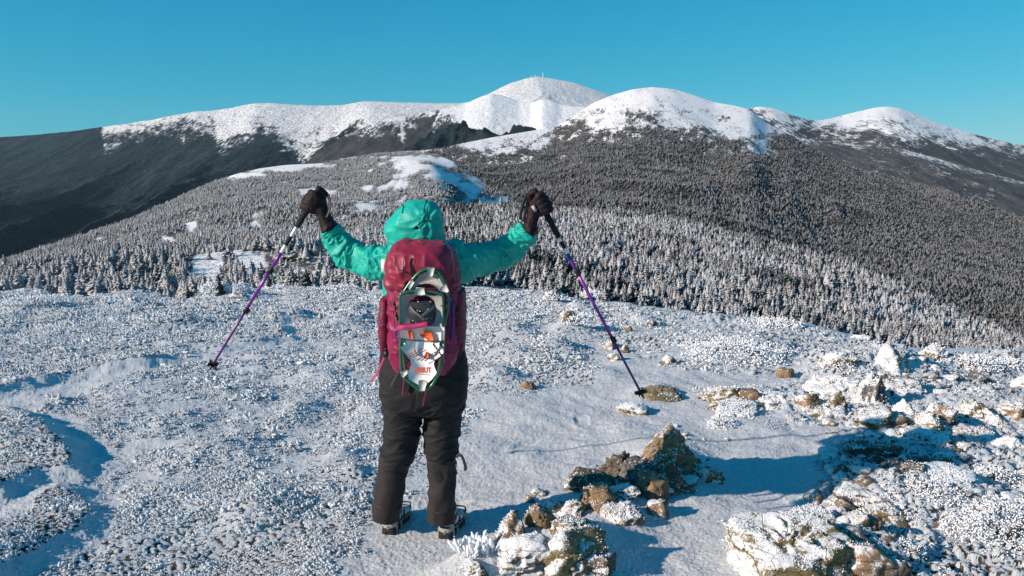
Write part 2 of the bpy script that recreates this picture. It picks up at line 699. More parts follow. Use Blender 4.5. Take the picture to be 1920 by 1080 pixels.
# --- the wooded hill with the bald white top
m_bald = snow_rock_material("bald_hill_cover", (.05, .052, .05), (.10, .098, .09), fscale=.12, k=.75, bump_d=1.6, sscale=.03, cap=.92, streak=(1, .3, .8))
bald_line = line([(600, 270), (700, 282), (780, 280), (840, 272), (880, 276), (960, 290), (1000, 282), (1040, 240), (1070, 236), (1110, 236), (1140, 236), (1180, 230), (1240, 230), (1300, 242), (1340, 258), (1400, 268), (1440, 268), (1480, 238), (1530, 250), (2400, 300)])


def bald_snow(U, V, T, p):
    s = .52 + (bald_line(U) - V) / 58.0
    n = fbm(U / 34.0, V / 13.0, 77, 4) - .5
    n2 = fbm(U / 6.0, V / 5.0, 78, 3) - .5
    s = np.where(U > 1050, s + (n * 1.5 + n2 * 1.5) * sstep(178, 205, V), s + n * 1.4 + n2)
    s = s - patch(U, V, [(1403, 206, 14, 9, .9), (1150, 196, 60, 5, .0)])
    return np.clip(s + patch(U, V, [(1300, 400, 9, 5, .9), (1295, 385, 7, 6, .7), (1030, 300, 50, 8, .25), (900, 265, 50, 6, .6), (1250, 275, 30, 20, .15)]), -.35, 1.5)


hill("bald_hill",
     [(500, 330, 900), (620, 300, 950), (700, 288, 1000), (760, 284, 1050), (820, 279, 1100), (870, 268, 1150), (920, 258, 1200), (980, 248, 1250), (1040, 238, 1300), (1075, 217, 1350), (1115, 192, 1400), (1150, 178, 1420), (1185, 168, 1430), (1222, 163, 1430),
      (1262, 167, 1430), (1300, 178, 1420), (1340, 192, 1400), (1385, 199, 1380), (1408, 206, 1360), (1440, 232, 1340), (1480, 252, 1320), (1520, 276, 1300), (1560, 298, 1280), (1613, 321, 1260), (1660, 336, 1240), (1720, 366, 1200), (1800, 396, 1160), (1920, 446, 1100), (2400, 600, 900)],
     [(500, 560), (860, 520), (1100, 520), (1300, 560), (1600, 660), (2400, 860)], 430, 640, 240, m_bald, 500, 2400, g=1.0, relief=26, rscale=190, seed=33, snowfn=bald_snow, sm=11, crest_w=.06)
hill("wooded_spur",
     [(1560, 302, 1900), (1613, 319, 1900), (1660, 328, 1900), (1720, 347, 1850), (1800, 366, 1800), (1920, 410, 1750), (2400, 560, 1600)],
     [(1560, 420), (2400, 720)], 1350, 240, 60, m_bald, 1560, 2400, g=1.0, relief=18, rscale=200, seed=36, snowfn=lambda U, V, T, p: -.1 + .1 * fbm(U / 40, V / 14, 3, 3), sm=14, crest_w=.1)

# --- the rounded hill on the left that runs up from the summit's edge
m_left = snow_rock_material("left_hill_cover", (.06, .06, .058), (.15, .145, .14), fscale=.5, k=.6, bump_d=.5, sscale=.06)
LEFT_PATCH = [(520, 318, 60, 7, 1.15), (470, 328, 40, 6, 1.1), (560, 311, 50, 5, 1.1), (350, 418, 13, 5, 1.3), (315, 438, 14, 4, 1.1), (260, 450, 7, 4, .9), (476, 412, 10, 3, .9), (590, 358, 30, 8, 1.1), (640, 380, 50, 6, .8), (690, 388, 30, 4, .8),
              (795, 308, 62, 16, 1.25), (770, 332, 62, 13, 1.1), (735, 352, 44, 9, .95), (835, 342, 48, 28, 1.05), (880, 350, 55, 28, .72), (930, 372, 55, 18, .55), (720, 296, 40, 6, .7), (420, 524, 40, 9, 1.3), (470, 536, 40, 6, 1.2), (395, 541, 40, 8, 1.3), (560, 541, 40, 4, 1.0),
              (95, 475, 6, 3, .8), (215, 452, 7, 3, .6)]


def left_snow(U, V, T, p):
    n = fbm(U / 40.0, V / 10.0, 41, 4) - .5
    return np.clip(.05 + n * 1.5 + (fbm((U + V) / 9.0, (V - .5 * U) / 22.0, 42, 3) - .5) * .8 + patch(U, V, LEFT_PATCH), -.3, 1.6)


hill("left_hill",
     [(-700, 640, 180), (-300, 570, 200), (0, 490, 270), (60, 472, 300), (150, 442, 350), (230, 415, 400), (300, 386, 450), (345, 366, 480), (390, 345, 520), (440, 327, 560), (490, 315, 590), (540, 309, 610), (600, 307, 620), (650, 300, 640), (700, 289, 680), (760, 284, 690),
      (815, 289, 660), (850, 302, 620), (885, 326, 580), (920, 350, 545), (950, 370, 520), (990, 392, 490), (1040, 420, 450), (1100, 450, 420)],
     [(-700, 640), (0, 563), (330, 563), (480, 560), (700, 556), (1100, 600)], [(-700, 26), (700, 26), (860, 60), (1100, 140)], 560, 260, m_left, -700, 1100, g=1.35, relief=9, rscale=70, seed=44, snowfn=left_snow, sm=16, crest_w=.1, ridg=False,
     bulge=lambda U, V, T, p: .014 * p[..., 1] * np.exp(-((U - 800 - .5 * (V - 330)) / np.where(U > 800 + .5 * (V - 330), 40.0, 75.0)) ** 2) * sstep(.55, .75, T) * sstep(1.0, .88, T))

# --- the frosted spur on the right below the summit
m_near = snow_rock_material("near_spur_cover", (.045, .045, .045), (.10, .10, .10), fscale=.9, k=.6, bump_d=.3, sscale=.2)
hill("near_spur",
     [(640, 470, 170), (740, 418, 240), (800, 400, 280), (850, 391, 310), (950, 388, 340), (1050, 397, 350), (1150, 399, 350), (1240, 407, 345), (1300, 424, 335), (1390, 443, 320), (1470, 465, 310), (1550, 487, 300), (1660, 528, 280), (1785, 590, 260), (1860, 622, 245), (1920, 645, 235), (2100, 720, 210), (2500, 860, 170)],
     [(640, 580), (860, 580), (1100, 600), (1300, 640), (1600, 690), (1920, 730), (2500, 960)], [(640, 60), (1100, 95), (1900, 95), (2500, 80)], 620, 150, m_near, 640, 2500, g=1.0, relief=5, rscale=45, seed=52,
     snowfn=lambda U, V, T, p: -.15 + .75 * sstep(.45, .05, T) + 1.1 * (fbm(U / 30, V / 12, 4, 3) - .5), sm=16, crest_w=.3, ridg=False)

# --- valley floor out to the horizon
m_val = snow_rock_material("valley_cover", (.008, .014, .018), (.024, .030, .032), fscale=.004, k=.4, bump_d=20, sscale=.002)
vr = np.concatenate([[30.], np.geomspace(200, 13500, 40)])
va = np.linspace(0, 2 * np.pi, 97)[:-1]
VX, VY = vr[:, None] * np.sin(va), vr[:, None] * np.cos(va)
VZ = np.where(vr[:, None] < 100, -60.0, -250.0) - 300 * sstep(200, 3000, vr)[:, None] + 120 * (fbm(VX / 1500, VY / 1500, 2, 4) - .5) * sstep(300, 3000, vr)[:, None]
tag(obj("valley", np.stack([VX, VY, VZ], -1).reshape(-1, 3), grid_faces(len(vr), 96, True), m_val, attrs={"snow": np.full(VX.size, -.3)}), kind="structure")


# ------------------------------------------------------------------ the summit ground
EDGE = [(-900, 600), (-500, 572), (0, 549), (60, 547), (110, 553), (170, 556), (230, 549), (300, 556), (340, 562), (400, 552), (470, 543), (540, 540), (620, 542), (700, 545), (800, 542), (870, 541), (940, 541), (990, 545), (1030, 549), (1080, 562), (1130, 572), (1200, 582),
        (1249, 584), (1294, 588), (1331, 599), (1361, 597), (1410, 601), (1444, 604), (1500, 614), (1556, 626), (1601, 636), (1642, 652), (1684, 662), (1740, 668), (1781, 671), (1830, 674), (1875, 676), (1920, 674), (2100, 690), (2500, 760), (2900, 800)]


def G0(x, y):
    return -.006 * np.maximum(0, y - 5) ** 1.4 - .03 * np.maximum(0, x - 1.2) ** 1.4 - .012 * np.maximum(0, -x - 3) ** 1.3


def hit(u, v):
    """photo pixel -> point on the smooth ground"""
    dx, dy, dz = ray(u, v)
    t = CAMH / np.maximum(-dz, 1e-3)
    for _ in range(40):
        t = .5 * t + .5 * (G0(dx * t, dy * t) - CAMH) / np.minimum(dz, -1e-3)
    return dx * t, dy * t, G0(dx * t, dy * t)


def wpoly(pts):
    a = np.array(pts, float)
    x, y, _ = hit(a[:, 0], a[:, 1])
    return np.stack([x, y], 1)


MAT_A = wpoly([(-700, 575), (-700, 752), (0, 742), (60, 722), (160, 703), (260, 690), (345, 676), (420, 664), (480, 652), (540, 640), (520, 600), (400, 580), (0, 566)])
MAT_B = wpoly([(-700, 775), (0, 768), (45, 788), (85, 812), (128, 842), (155, 872), (142, 893), (80, 903), (30, 922), (0, 940), (-700, 1010)])
MAT_C = wpoly([(-700, 1040), (0, 985), (60, 932), (110, 910), (178, 921), (206, 950), (190, 1010), (60, 1075), (-60, 1140), (-700, 1180)])
CHANNEL = wpoly([(-700, 752), (0, 742), (160, 703), (345, 676), (350, 683), (250, 706), (165, 730), (105, 750), (80, 764), (150, 780), (212, 835), (228, 872), (210, 892), (150, 903), (120, 909), (60, 930), (0, 985), (0, 938), (80, 903), (142, 893), (155, 872), (128, 842), (45, 788), (-700, 775)])
PATHP = wpoly([(560, 1300), (620, 1060), (690, 960), (760, 900), (868, 800), (872, 735), (935, 742), (1000, 738), (1080, 722), (1110, 690), (1110, 650), (1180, 660), (1260, 690), (1400, 700), (1470, 690), (1520, 700), (1460, 740), (1320, 735), (1330, 770), (1440, 800), (1520, 790), (1570, 780), (1600, 800), (1580, 850), (1560, 900), (1550, 960),
               (1400, 975), (1390, 1080), (1420, 1300)])
WHITE_MAT = wpoly([(1272, 640), (1330, 628), (1430, 628), (1490, 650), (1496, 670), (1470, 684), (1400, 682), (1330, 670), (1285, 655)])

HUMPS = []


def hump(u, v, ru, rv, H, ang=0.0, kind='mat'):
    x, y, z = hit(np.array([u]), np.array([v]))
    sx = ru / F * y[0]
    a = math.asin(min(.9, CAMH / math.hypot(x[0], y[0])))
    sy = rv / F * y[0] / math.sin(a)
    HUMPS.append((x[0], y[0], sx, sy, H, ang, kind))


for h in [(1088, 592, 34, 12, .17, 0), (1068, 628, 42, 10, .15, -.3), (1040, 662, 52, 11, .17, -.3), (965, 628, 50, 22, .16, 0), (1012, 692, 50, 10, .13, -.3), (923, 711, 45, 12, .12, 0), (951, 675, 50, 14, .10, 0), (932, 566, 60, 12, .12, 0), (1030, 572, 34, 8, .14, 0),
          (556, 596, 34, 8, .17, -.2), (640, 608, 50, 12, .10, 0), (668, 590, 30, 8, .12, -.2), (690, 660, 60, 20, .08, 0), (55, 589, 62, 7, .13, 0), (330, 620, 42, 6, .10, 0), (270, 585, 40, 7, .08, 0), (430, 556, 50, 5, .12, 0), (240, 560, 60, 5, .10, 0),
          (400, 848, 70, 36, .06, 0), (300, 800, 60, 18, .04, .2), (640, 860, 30, 14, .06, 0), (560, 770, 40, 20, .05, 0), (470, 960, 90, 30, .05, 0), (610, 700, 40, 14, .06, -.2), (690, 762, 40, 12, .05, 0), (660, 900, 30, 12, .05, 0),
          (1235, 738, 40, 10, .07, 0), (1130, 705, 60, 14, .05, 0), (1200, 640, 60, 10, .06, 0), (1380, 655, 95, 18, .10, 0), (1440, 610, 60, 6, .08, 0), (1340, 604, 40, 5, .08, 0), (1200, 606, 34, 6, .12, 0)]:
    hump(*h)
for h in [(1590, 700, 90, 22, .16, 0), (1670, 690, 60, 22, .20, 0), (1400, 750, 80, 14, .08, 0), (1480, 770, 70, 12, .06, 0), (1250, 870, 70, 40, .10, 0), (1150, 950, 90, 34, .08, 0), (1050, 1040, 120, 50, .16, 0), (880, 1065, 60, 40, .10, 0), (1700, 800, 110, 20, .10, 0),
          (1850, 780, 80, 20, .12, 0), (1640, 930, 100, 34, .14, 0), (1600, 1040, 110, 50, .12, 0), (1450, 1060, 60, 50, .06, 0), (1860, 960, 110, 60, .12, 0), (1830, 860, 90, 20, .06, 0), (1640, 850, 70, 20, .08, 0), (1800, 690, 90, 8, .12, 0), (1890, 685, 60, 8, .14, 0)]:
    hump(*h, kind='rock')


def ground_h(x, y, parts=False):
    z = G0(x, y)
    n1 = fbm(x / .9, y / .9, 61, 4) - .5
    w = sstep(2.0, 4.0, y)
    z = z + n1 * (.115 + .06 * sstep(-.6, -1.4, x)) + (fbm(x / .28, y / .28, 62, 3) - .5) * .04
    warp = (fbm(x / .22, y / .22, 71, 3) - .5) * .12
    ma = sstep(-.20, .10, poly_sd(x, y, MAT_A) + warp) * sstep(-.9, -2.8, x)
    mb = sstep(-.14, .09, poly_sd(x, y, MAT_B) + warp)
    mc = sstep(-.10, .16, poly_sd(x, y, MAT_C) + warp)
    wm = sstep(-.02, .12, poly_sd(x, y, WHITE_MAT) + warp)
    z = z + .08 * ma + .09 * mb + .05 * mc + .05 * wm
    for (hx, hy, sx, sy, H, ang, k) in HUMPS:
        dx, dy = x - hx, y - hy
        c, s = math.cos(ang), math.sin(ang)
        d = ((dx * c + dy * s) / sx) ** 2 + ((-dx * s + dy * c) / sy) ** 2
        z = z + H * np.exp(-d * .9 * (.8 + .5 * (n1 + .5)))
    # the spot where the hiker stands is trodden flat
    d = np.hypot((x + .47) / .42, (y - 3.88) / .32)
    z = z + (0.0 - z) * sstep(1.35, .85, d)
    if parts:
        return z, ma, mb, mc, wm
    return z


def gz(x, y):
    return float(ground_h(np.array([x], float), np.array([y], float))[0])


def gp(u, v):
    """photo pixel -> point on the ground with its humps"""
    u, v = np.array([u], float), np.array([v], float)
    dx, dy, dz = ray(u, v)
    ts = np.linspace(2.2, 40, 1500)
    zz = CAMH + dz * ts
    below = zz < ground_h(dx * ts, dy * ts)
    k = int(np.argmax(below)) if below.any() else -1
    t = ts[k]
    return np.array([dx[0] * t, dy[0] * t, CAMH + dz[0] * t])


HEATH = {}


def build_ground():
    u = np.concatenate([np.arange(-900, -60, 9.0), np.arange(-60, 1980, 1.9), np.arange(1980, 2900, 9.0)])
    ve, = spl(EDGE, u, 6)
    ve = ve + (fbm(u / 28.0, u * 0, 5, 3) - .5) * 6
    nr = 470
    s = np.linspace(0, 1, nr) ** .97
    U = u + 0 * s[:, None]
    V = 1190 + (ve - 1190) * s[:, None]
    x, y, _ = hit(U, V)
    z, ma, mb, mc, wm = ground_h(x, y, True)
    mat_side = poly_sd(x, y, PATHP) + (fbm(x / .35, y / .35, 15, 3) - .5) * .35
    path = sstep(-.05, .22, mat_side)
    chan = sstep(-.03, .06, poly_sd(x, y, CHANNEL) + (fbm(x / .2, y / .2, 19, 3) - .5) * .1)
    rub = sstep(1.6, 2.1, x - .12 * (y - 4)) * (1 - path)
    smooth_snow = sstep(.60, .72, fbm(x / .55, y / .55, 91, 3)) * .8
    bank = 1 - np.minimum(np.minimum(sstep(.02, .10, np.abs(ma - .45) - .33), sstep(.02, .10, np.abs(mb - .45) - .33)), sstep(.02, .10, np.abs(mc - .45) - .33))
    knob = np.clip(1 - path - chan, 0, 1) * (1 - .95 * bank) * (1 - .75 * smooth_snow * (1 - np.maximum(ma, np.maximum(mb, mc))))
    # rime knobs of the heath, drawn out towards the wind
    wx, wy = (x * .92 + y * .39), (-x * .39 + y * .92)
    wrp = (fbm(x / .05, y / .05, 33, 2) - .5) * .03
    c1, c2 = .0215, .036
    f1, f2, i1 = worley((wx + wrp) / (c1 * 1.25), (wy - wrp) / c1, 3)
    g1, g2, j1 = worley((wx + wrp) / (c2 * 1.25), (wy + wrp) / c2, 8)
    far = sstep(5.0, 8.0, y)
    f = f1 * (1 - far) + g1 * far
    iid = np.where(far < .5, i1, j1)
    dome = np.clip(1 - (f / .72) ** 2, 0, 1)
    amp = (.0065 * (1 - far) + .010 * far) * (.35 + 1.3 * iid) * (.7 + .7 * fbm(x / .3, y / .3, 55, 3))
    z = z + knob * amp * dome
    # grainy wind-packed snow
    gr, _, gi = worley(x / .016, y / .016, 41)
    z = z + (1 - knob) * (.0075 * (1 - gr) * gi + .008 * (fbm(x / .05, y / .05, 44, 3) - .5))
    # old boot prints pressed into the packed snow
    rf = np.random.default_rng(4)
    for k in range(9):
        t = rf.uniform(0, 1)
        fxp, fyp = (-.62 + .5 * rf.random(), 3.35 + .9 * rf.random()) if k < 5 else (-.35 + 2.6 * t + rf.normal(0, .22), 4.3 + 3.0 * t + rf.normal(0, .25))
        an = rf.normal(.5, .5)
        ca_, sa_ = math.cos(an), math.sin(an)
        dx_, dy_ = x - fxp, y - fyp
        dd_ = ((dx_ * ca_ - dy_ * sa_) / .055) ** 2 + ((dx_ * sa_ + dy_ * ca_) / .14) ** 2
        z = z - .010 * np.exp(-dd_ ** 2) + .003 * np.exp(-((dd_ - 1.7) / .6) ** 2)
    # rime lumps among the stones
    lf, _, li = worley(x / .075, y / .075, 12)
    z = z + rub * .05 * np.clip(1 - (lf / .8) ** 2, 0, 1) * li
    bare = sstep(.50, .70, fbm(x / .7, y / .7, 131, 4))
    thick = .24 + .34 * fbm(x / .45, y / .45, 141, 3) + .30 * np.maximum(ma, np.maximum(mb, mc)) * sstep(6.5, 4.0, y) + .12 * bare
    rime = 1 - knob * sstep(.55, .30, dome + (.55 - thick) * 1.0 + (fbm(x / .012, y / .012, 151, 2) - .5) * .25)
    rime = rime - path * .45 * sstep(.74, .88, fbm(x / .5, y / .22, 171, 4))
    lip = sum(np.exp(-((q - .93) / .035) ** 2) for q in (ma, mb)) * (1 - path)
    rime = rime - .75 * np.clip(lip, 0, 1) * (fbm(x / .03, y / .03, 9, 2) > .46)
    soilc = fbm(x / .6, y / .6, 161, 3)
    # beyond the edge the ground falls away into the wood
    k = np.linspace(0, 1, 26)[1:, None] ** 1.5
    ext = np.where(U[-1] < 700, 16.0, 30.0)
    dd = k * ext
    sc = 1 + dd / y[-1]
    x2, y2 = x[-1] * sc, y[-1] * sc
    zs = ground_h(x[-1], y[-1])
    z2 = zs + (z[-1] - zs) * np.exp(-dd / .04) - .42 * dd * sstep(0, 2.5, dd) - .04 * dd + .4 * (fbm(x2 / 2, y2 / 2, 6, 3) - .5) * sstep(0, 3, dd)
    # and behind the photographer it simply goes on
    kb = np.linspace(1, 0, 14)[:-1, None]
    xb = x[0] * (1 + kb * .8)
    yb = y[0] - kb * 14
    zb = ground_h(xb, yb)
    X = np.concatenate([xb, x, x2])
    Yy = np.concatenate([yb, y, y2])
    Z = np.concatenate([zb, z, z2])
    one = lambda a, b, c: np.concatenate([np.full(xb.shape, a), b, np.full(x2.shape, c)]).ravel()
    m = Mat("summit_ground_cover", .75, spec=.25)
    rimev = m.attr("rime")
    veg = m.mix(m.smooth(m.noise(9.0, 4), .4, .62), (.030, .024, .018), (.10, .075, .045))
    white = m.mix(m.attr("path"), (.56, .61, .65), m.mix(m.smooth(m.noise(75.0, 5, .85), .36, .64), (.44, .475, .505), (.74, .765, .785)))
    cov = m.smooth(m.math('ADD', rimev, m.math('MULTIPLY', m.math('SUBTRACT', m.noise(140.0, 3, .7), .5), .7)), .30, .70)
    m.color(m.mix(cov, veg, white))
    m.bump(m.math('ADD', m.noise(170.0, 3, .75), m.math('MULTIPLY', m.noise(420.0, 2, .6), .5)), .010, .8)
    HEATH.update(x=x, y=y, z=z, w=knob * (1 - path) * (1 - .75 * rub), vis=1)
    g = obj("summit_ground", np.stack([X, Yy, Z], -1).reshape(-1, 3), grid_faces(X.shape[0], X.shape[1]), m.m,
            attrs={"rime": one(1, rime, .9), "path": one(.5, path, 0)})
    tag(g, kind="structure")


build_ground()
# ------------------------------------------------------------------ spruces
def crown_bag(seed, tiers, per, seg, slim=.26, top_branch=.05, core=True):
    r = np.random.default_rng(seed)
    b = Bag()
    lean = r.uniform(-.04, .04, 2)
    bare = r.uniform(0, 2 * np.pi)
    for i in range(tiers):
        h = .05 + .92 * (i / (tiers - 1)) ** 1.02
        rad = slim * ((1 - h) ** .85) * r.uniform(.75, 1.2) + .018
        n = max(3, int(per * (.55 + .45 * (1 - h))))
        a0 = r.uniform(0, 6.28)
        for k in range(n):
            a = a0 + 6.283 * (k + r.uniform(-.3, .3)) / n
            L = rad * r.uniform(.6, 1.25) * (1 - .28 * max(0, math.cos(a - bare)))
            if r.random() < .07:
                continue
            d = np.array([math.cos(a), math.sin(a), 0])
            s = np.array([-d[1], d[0], 0])
            c0 = np.array([lean[0] * h, lean[1] * h, h + r.uniform(-.012, .012)])
            droop = r.uniform(-.10, .16)
            p1 = c0 + d * L * .5 + np.array([0, 0, L * (.12 + droop * .5)])
            p2 = c0 + d * L + np.array([0, 0, L * (droop - .12) + .012])
            w = L * r.uniform(.30, .48)
            th = L * r.uniform(.14, .24) + .006
            if seg:
                p3 = c0 + d * L * .8 + np.array([0, 0, L * droop])
                v = [c0, p1 + s * w * .8, p1 - s * w * .8, p1 + [0, 0, th], p1 - [0, 0, th * .9], p3 + s * w, p3 - s * w, p3 + [0, 0, th * .8], p3 - [0, 0, th], p2 + s * r.uniform(-.3, .3) * w]
                t = [(0, 1, 3), (0, 3, 2), (0, 2, 4), (0, 4, 1), (9, 7, 5), (9, 6, 7), (9, 8, 6), (9, 5, 8)]
                q = [(1, 5, 7, 3), (3, 7, 6, 2), (2, 6, 8, 4), (4, 8, 5, 1)]
                b.add(v, q, t)
            else:
                v = [c0, p1 + s * w, p1 - s * w, p1 + [0, 0, th * 1.5], p2 - [0, 0, th]]
                b.add(v, None, [(0, 1, 3), (0, 3, 2), (4, 3, 1), (4, 2, 3), (0, 2, 1), (4, 1, 2)])
    # leader
    tube(b, [[lean[0] * .8, lean[1] * .8, .80], [lean[0] * .93, lean[1] * .93, .93], [lean[0], lean[1], 1.02]], [.035, .018, .004], 5)
    if core:
        tube(b, [[0, 0, .03], [lean[0] * .4, lean[1] * .4, .4], [lean[0] * .85, lean[1] * .85, .86]], [slim * .50, slim * .36, .03], 6)
    return b


def trunk_bag():
    b = Bag()
    tube(b, [[0, 0, -.08], [0, 0, .02], [0, 0, .35], [0, 0, .8]], [.022, .018, .012, .004], 7)
    return b


def spruce_material(name, rime, dark, amount, warm=.5):
    m = Mat(name, .9, spec=.05)
    n = m.noise(9.0, 3, .7)
    info = m.n("ShaderNodeObjectInfo")
    rnd = info.outputs["Random"]
    big = m.noise(.035, 4, .6, info.outputs["Location"])
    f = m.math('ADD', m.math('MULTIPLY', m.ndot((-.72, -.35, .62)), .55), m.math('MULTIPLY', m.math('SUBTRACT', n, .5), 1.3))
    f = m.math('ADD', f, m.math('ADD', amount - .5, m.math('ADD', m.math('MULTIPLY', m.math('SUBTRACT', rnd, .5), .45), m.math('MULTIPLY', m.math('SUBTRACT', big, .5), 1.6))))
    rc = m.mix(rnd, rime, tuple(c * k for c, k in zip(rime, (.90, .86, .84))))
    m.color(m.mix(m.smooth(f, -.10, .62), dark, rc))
    return m.m


m_bark = Mat("spruce_bark", .9, (.06, .045, .035)).m
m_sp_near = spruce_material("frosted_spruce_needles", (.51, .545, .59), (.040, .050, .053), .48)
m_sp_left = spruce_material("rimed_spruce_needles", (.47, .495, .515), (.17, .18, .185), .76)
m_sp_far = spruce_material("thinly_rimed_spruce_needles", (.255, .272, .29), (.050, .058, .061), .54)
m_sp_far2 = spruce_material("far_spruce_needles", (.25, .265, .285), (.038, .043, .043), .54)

NEAR_V = [crown_bag(100 + i, 15, 9, True, slim=.25 + .03 * (i % 3)) for i in range(6)]
MID_V = [crown_bag(200 + i, 9, 7, False, slim=.24 + .03 * (i % 3)) for i in range(4)]
FAR_V = [crown_bag(300 + i, 6, 5, False, slim=.24 + .03 * (i % 3)) for i in range(4)]
trunk_me = trunk_bag().mesh("trunk", m_bark)
crown_me = {}
for i, b in enumerate(NEAR_V):
    crown_me[("near", i)] = b.mesh("crown", m_sp_near)
    crown_me[("left", i)] = b.mesh("crown", m_sp_left)


def place_spruce(loc, hgt, wid, rot, var, mat, label, group, cat="spruce"):
    r = bpy.data.objects.new("spruce", None)
    r.empty_display_size = .2
    r.location = loc
    r.rotation_euler = (0, 0, rot)
    r.scale = (hgt * wid, hgt * wid, hgt)
    COL.objects.link(r)
    tag(r, label, cat, group)
    obj("trunk", data=trunk_me, parent=r)
    obj("crown", data=crown_me[(mat, var)], parent=r)
    return r


def scatter(hname, spacing, hfn, mask, seed, extra_occ=()):
    """tree spots on a hill: returns arrays pos, height, pixel height, u, v of the foot"""
    r = np.random.default_rng(seed)
    vis, uu, snow, T = HILLS[hname]
    a = vis[:-1, :-1]
    e1, e2 = vis[1:, :-1] - a, vis[:-1, 1:] - a
    area = np.linalg.norm(np.cross(e1, e2), axis=-1)
    U = np.repeat(uu[None], vis.shape[0], 0)[:-1, :-1]
    sp = spacing(T[:-1, :-1], U)
    dens = area / sp ** 2 * mask(snow[:-1, :-1], T[:-1, :-1], U)
    inframe = (U > -420) & (U < 2340)
    gaps = fbm(a[..., 0] / 11, a[..., 1] / 11, seed, 3)
    dens = dens * inframe * (.45 + .65 * sstep(.36, .48, gaps))
    n = r.poisson(dens)
    idx = np.repeat(np.arange(n.size), n.ravel())
    ri, ci = np.unravel_index(idx, n.shape)
    f1, f2 = r.random(len(idx)), r.random(len(idx))
    sn = snow[ri, ci]
    pos = a[ri, ci] + e1[ri, ci] * f1[:, None] + e2[ri, ci] * f2[:, None]
    h = hfn(T[ri, ci], U[ri, ci], r) * r.lognormal(0, .24, len(idx)) * (.35 + .65 * sstep(.75, .05, sn))
    depth = pos[:, 1] * CP - (pos[:, 2] - CAMH) * SP
    pu = 960 + F * pos[:, 0] / depth
    pv = 540 - F * ((pos[:, 2] + h - CAMH) * CP + pos[:, 1] * SP) / depth
    occ = np.interp(pu, *np.array(sorted((q[0], q[1]) for q in EDGE)).T)
    for hn in extra_occ:
        o_vis = HILLS[hn][0][-1]
        d2 = o_vis[:, 1] * CP - (o_vis[:, 2] - CAMH) * SP
        o_u = 960 + F * o_vis[:, 0] / d2
        o_v = 540 - F * ((o_vis[:, 2] - CAMH) * CP + o_vis[:, 1] * SP) / d2
        occ = np.minimum(occ, np.interp(pu, o_u, o_v, left=2000, right=2000))
    keep = pv < occ + 14
    return pos[keep], h[keep], (h / depth * F)[keep], pu[keep], pv[keep], (pv < occ - 3)[keep]


def forest(name, pos, h, protos, mat, seed, label, turn=6.283, wide=(1.5, 2.5)):
    """one mass of trees: every point carries an instance of one of a few spruces"""
    r = np.random.default_rng(seed)
    n = len(pos)
    me = bpy.data.meshes.new(name)
    me.vertices.add(n)
    me.vertices.foreach_set("co", pos.astype(np.float32).ravel())
    sc = np.stack([h * r.uniform(*wide, n), h * 0, h], 1)
    sc[:, 1] = sc[:, 0]
    at = me.attributes.new("tree_scale", 'FLOAT_VECTOR', 'POINT')
    at.data.foreach_set("vector", sc.astype(np.float32).ravel())
    rt = np.stack([r.normal(0, .05, n), r.normal(0, .05, n), r.uniform(0, turn, n)], 1)
    at = me.attributes.new("tree_turn", 'FLOAT_VECTOR', 'POINT')
    at.data.foreach_set("vector", rt.astype(np.float32).ravel())
    at = me.attributes.new("tree_kind", 'INT', 'POINT')
    at.data.foreach_set("value", r.integers(0, len(protos), n).astype(np.int32))
    o = bpy.data.objects.new(name, me)
    COL.objects.link(o)
    ng = bpy.data.node_groups.new(name, 'GeometryNodeTree')
    ng.interface.new_socket(name="Geometry", in_out='INPUT', socket_type='NodeSocketGeometry')
    ng.interface.new_socket(name="Geometry", in_out='OUTPUT', socket_type='NodeSocketGeometry')
    gi, go = ng.nodes.new("NodeGroupInput"), ng.nodes.new("NodeGroupOutput")
    jn = ng.nodes.new("GeometryNodeJoinGeometry")

    def named(nm, ty):
        nd = ng.nodes.new("GeometryNodeInputNamedAttribute")
        nd.data_type = ty
        nd.inputs["Name"].default_value = nm
        return nd.outputs["Attribute"]
    s_, t_, k_ = named("tree_scale", 'FLOAT_VECTOR'), named("tree_turn", 'FLOAT_VECTOR'), named("tree_kind", 'INT')
    for i, b in enumerate(protos):
        po = bpy.data.objects.new(name + "_pattern", b.mesh(name + "_pattern", mat))
        oi = ng.nodes.new("GeometryNodeObjectInfo")
        oi.inputs["Object"].default_value = po
        oi.inputs["As Instance"].default_value = True
        ip = ng.nodes.new("GeometryNodeInstanceOnPoints")
        cmp_ = ng.nodes.new("FunctionNodeCompare")
        cmp_.data_type = 'INT'
        cmp_.operation = 'EQUAL'
        ng.links.new(k_, cmp_.inputs[2])
        cmp_.inputs[3].default_value = i
        ng.links.new(gi.outputs[0], ip.inputs["Points"])
        ng.links.new(cmp_.outputs[0], ip.inputs["Selection"])
        ng.links.new(oi.outputs["Geometry"], ip.inputs["Instance"])
        ng.links.new(t_, ip.inputs["Rotation"])
        ng.links.new(s_, ip.inputs["Scale"])
        ng.links.new(ip.outputs[0], jn.inputs[0])
    ng.links.new(jn.outputs[0], go.inputs[0])
    md = o.modifiers.new("trees", 'NODES')
    md.node_group = ng
    tag(o, label, None, None, "stuff")
    return o


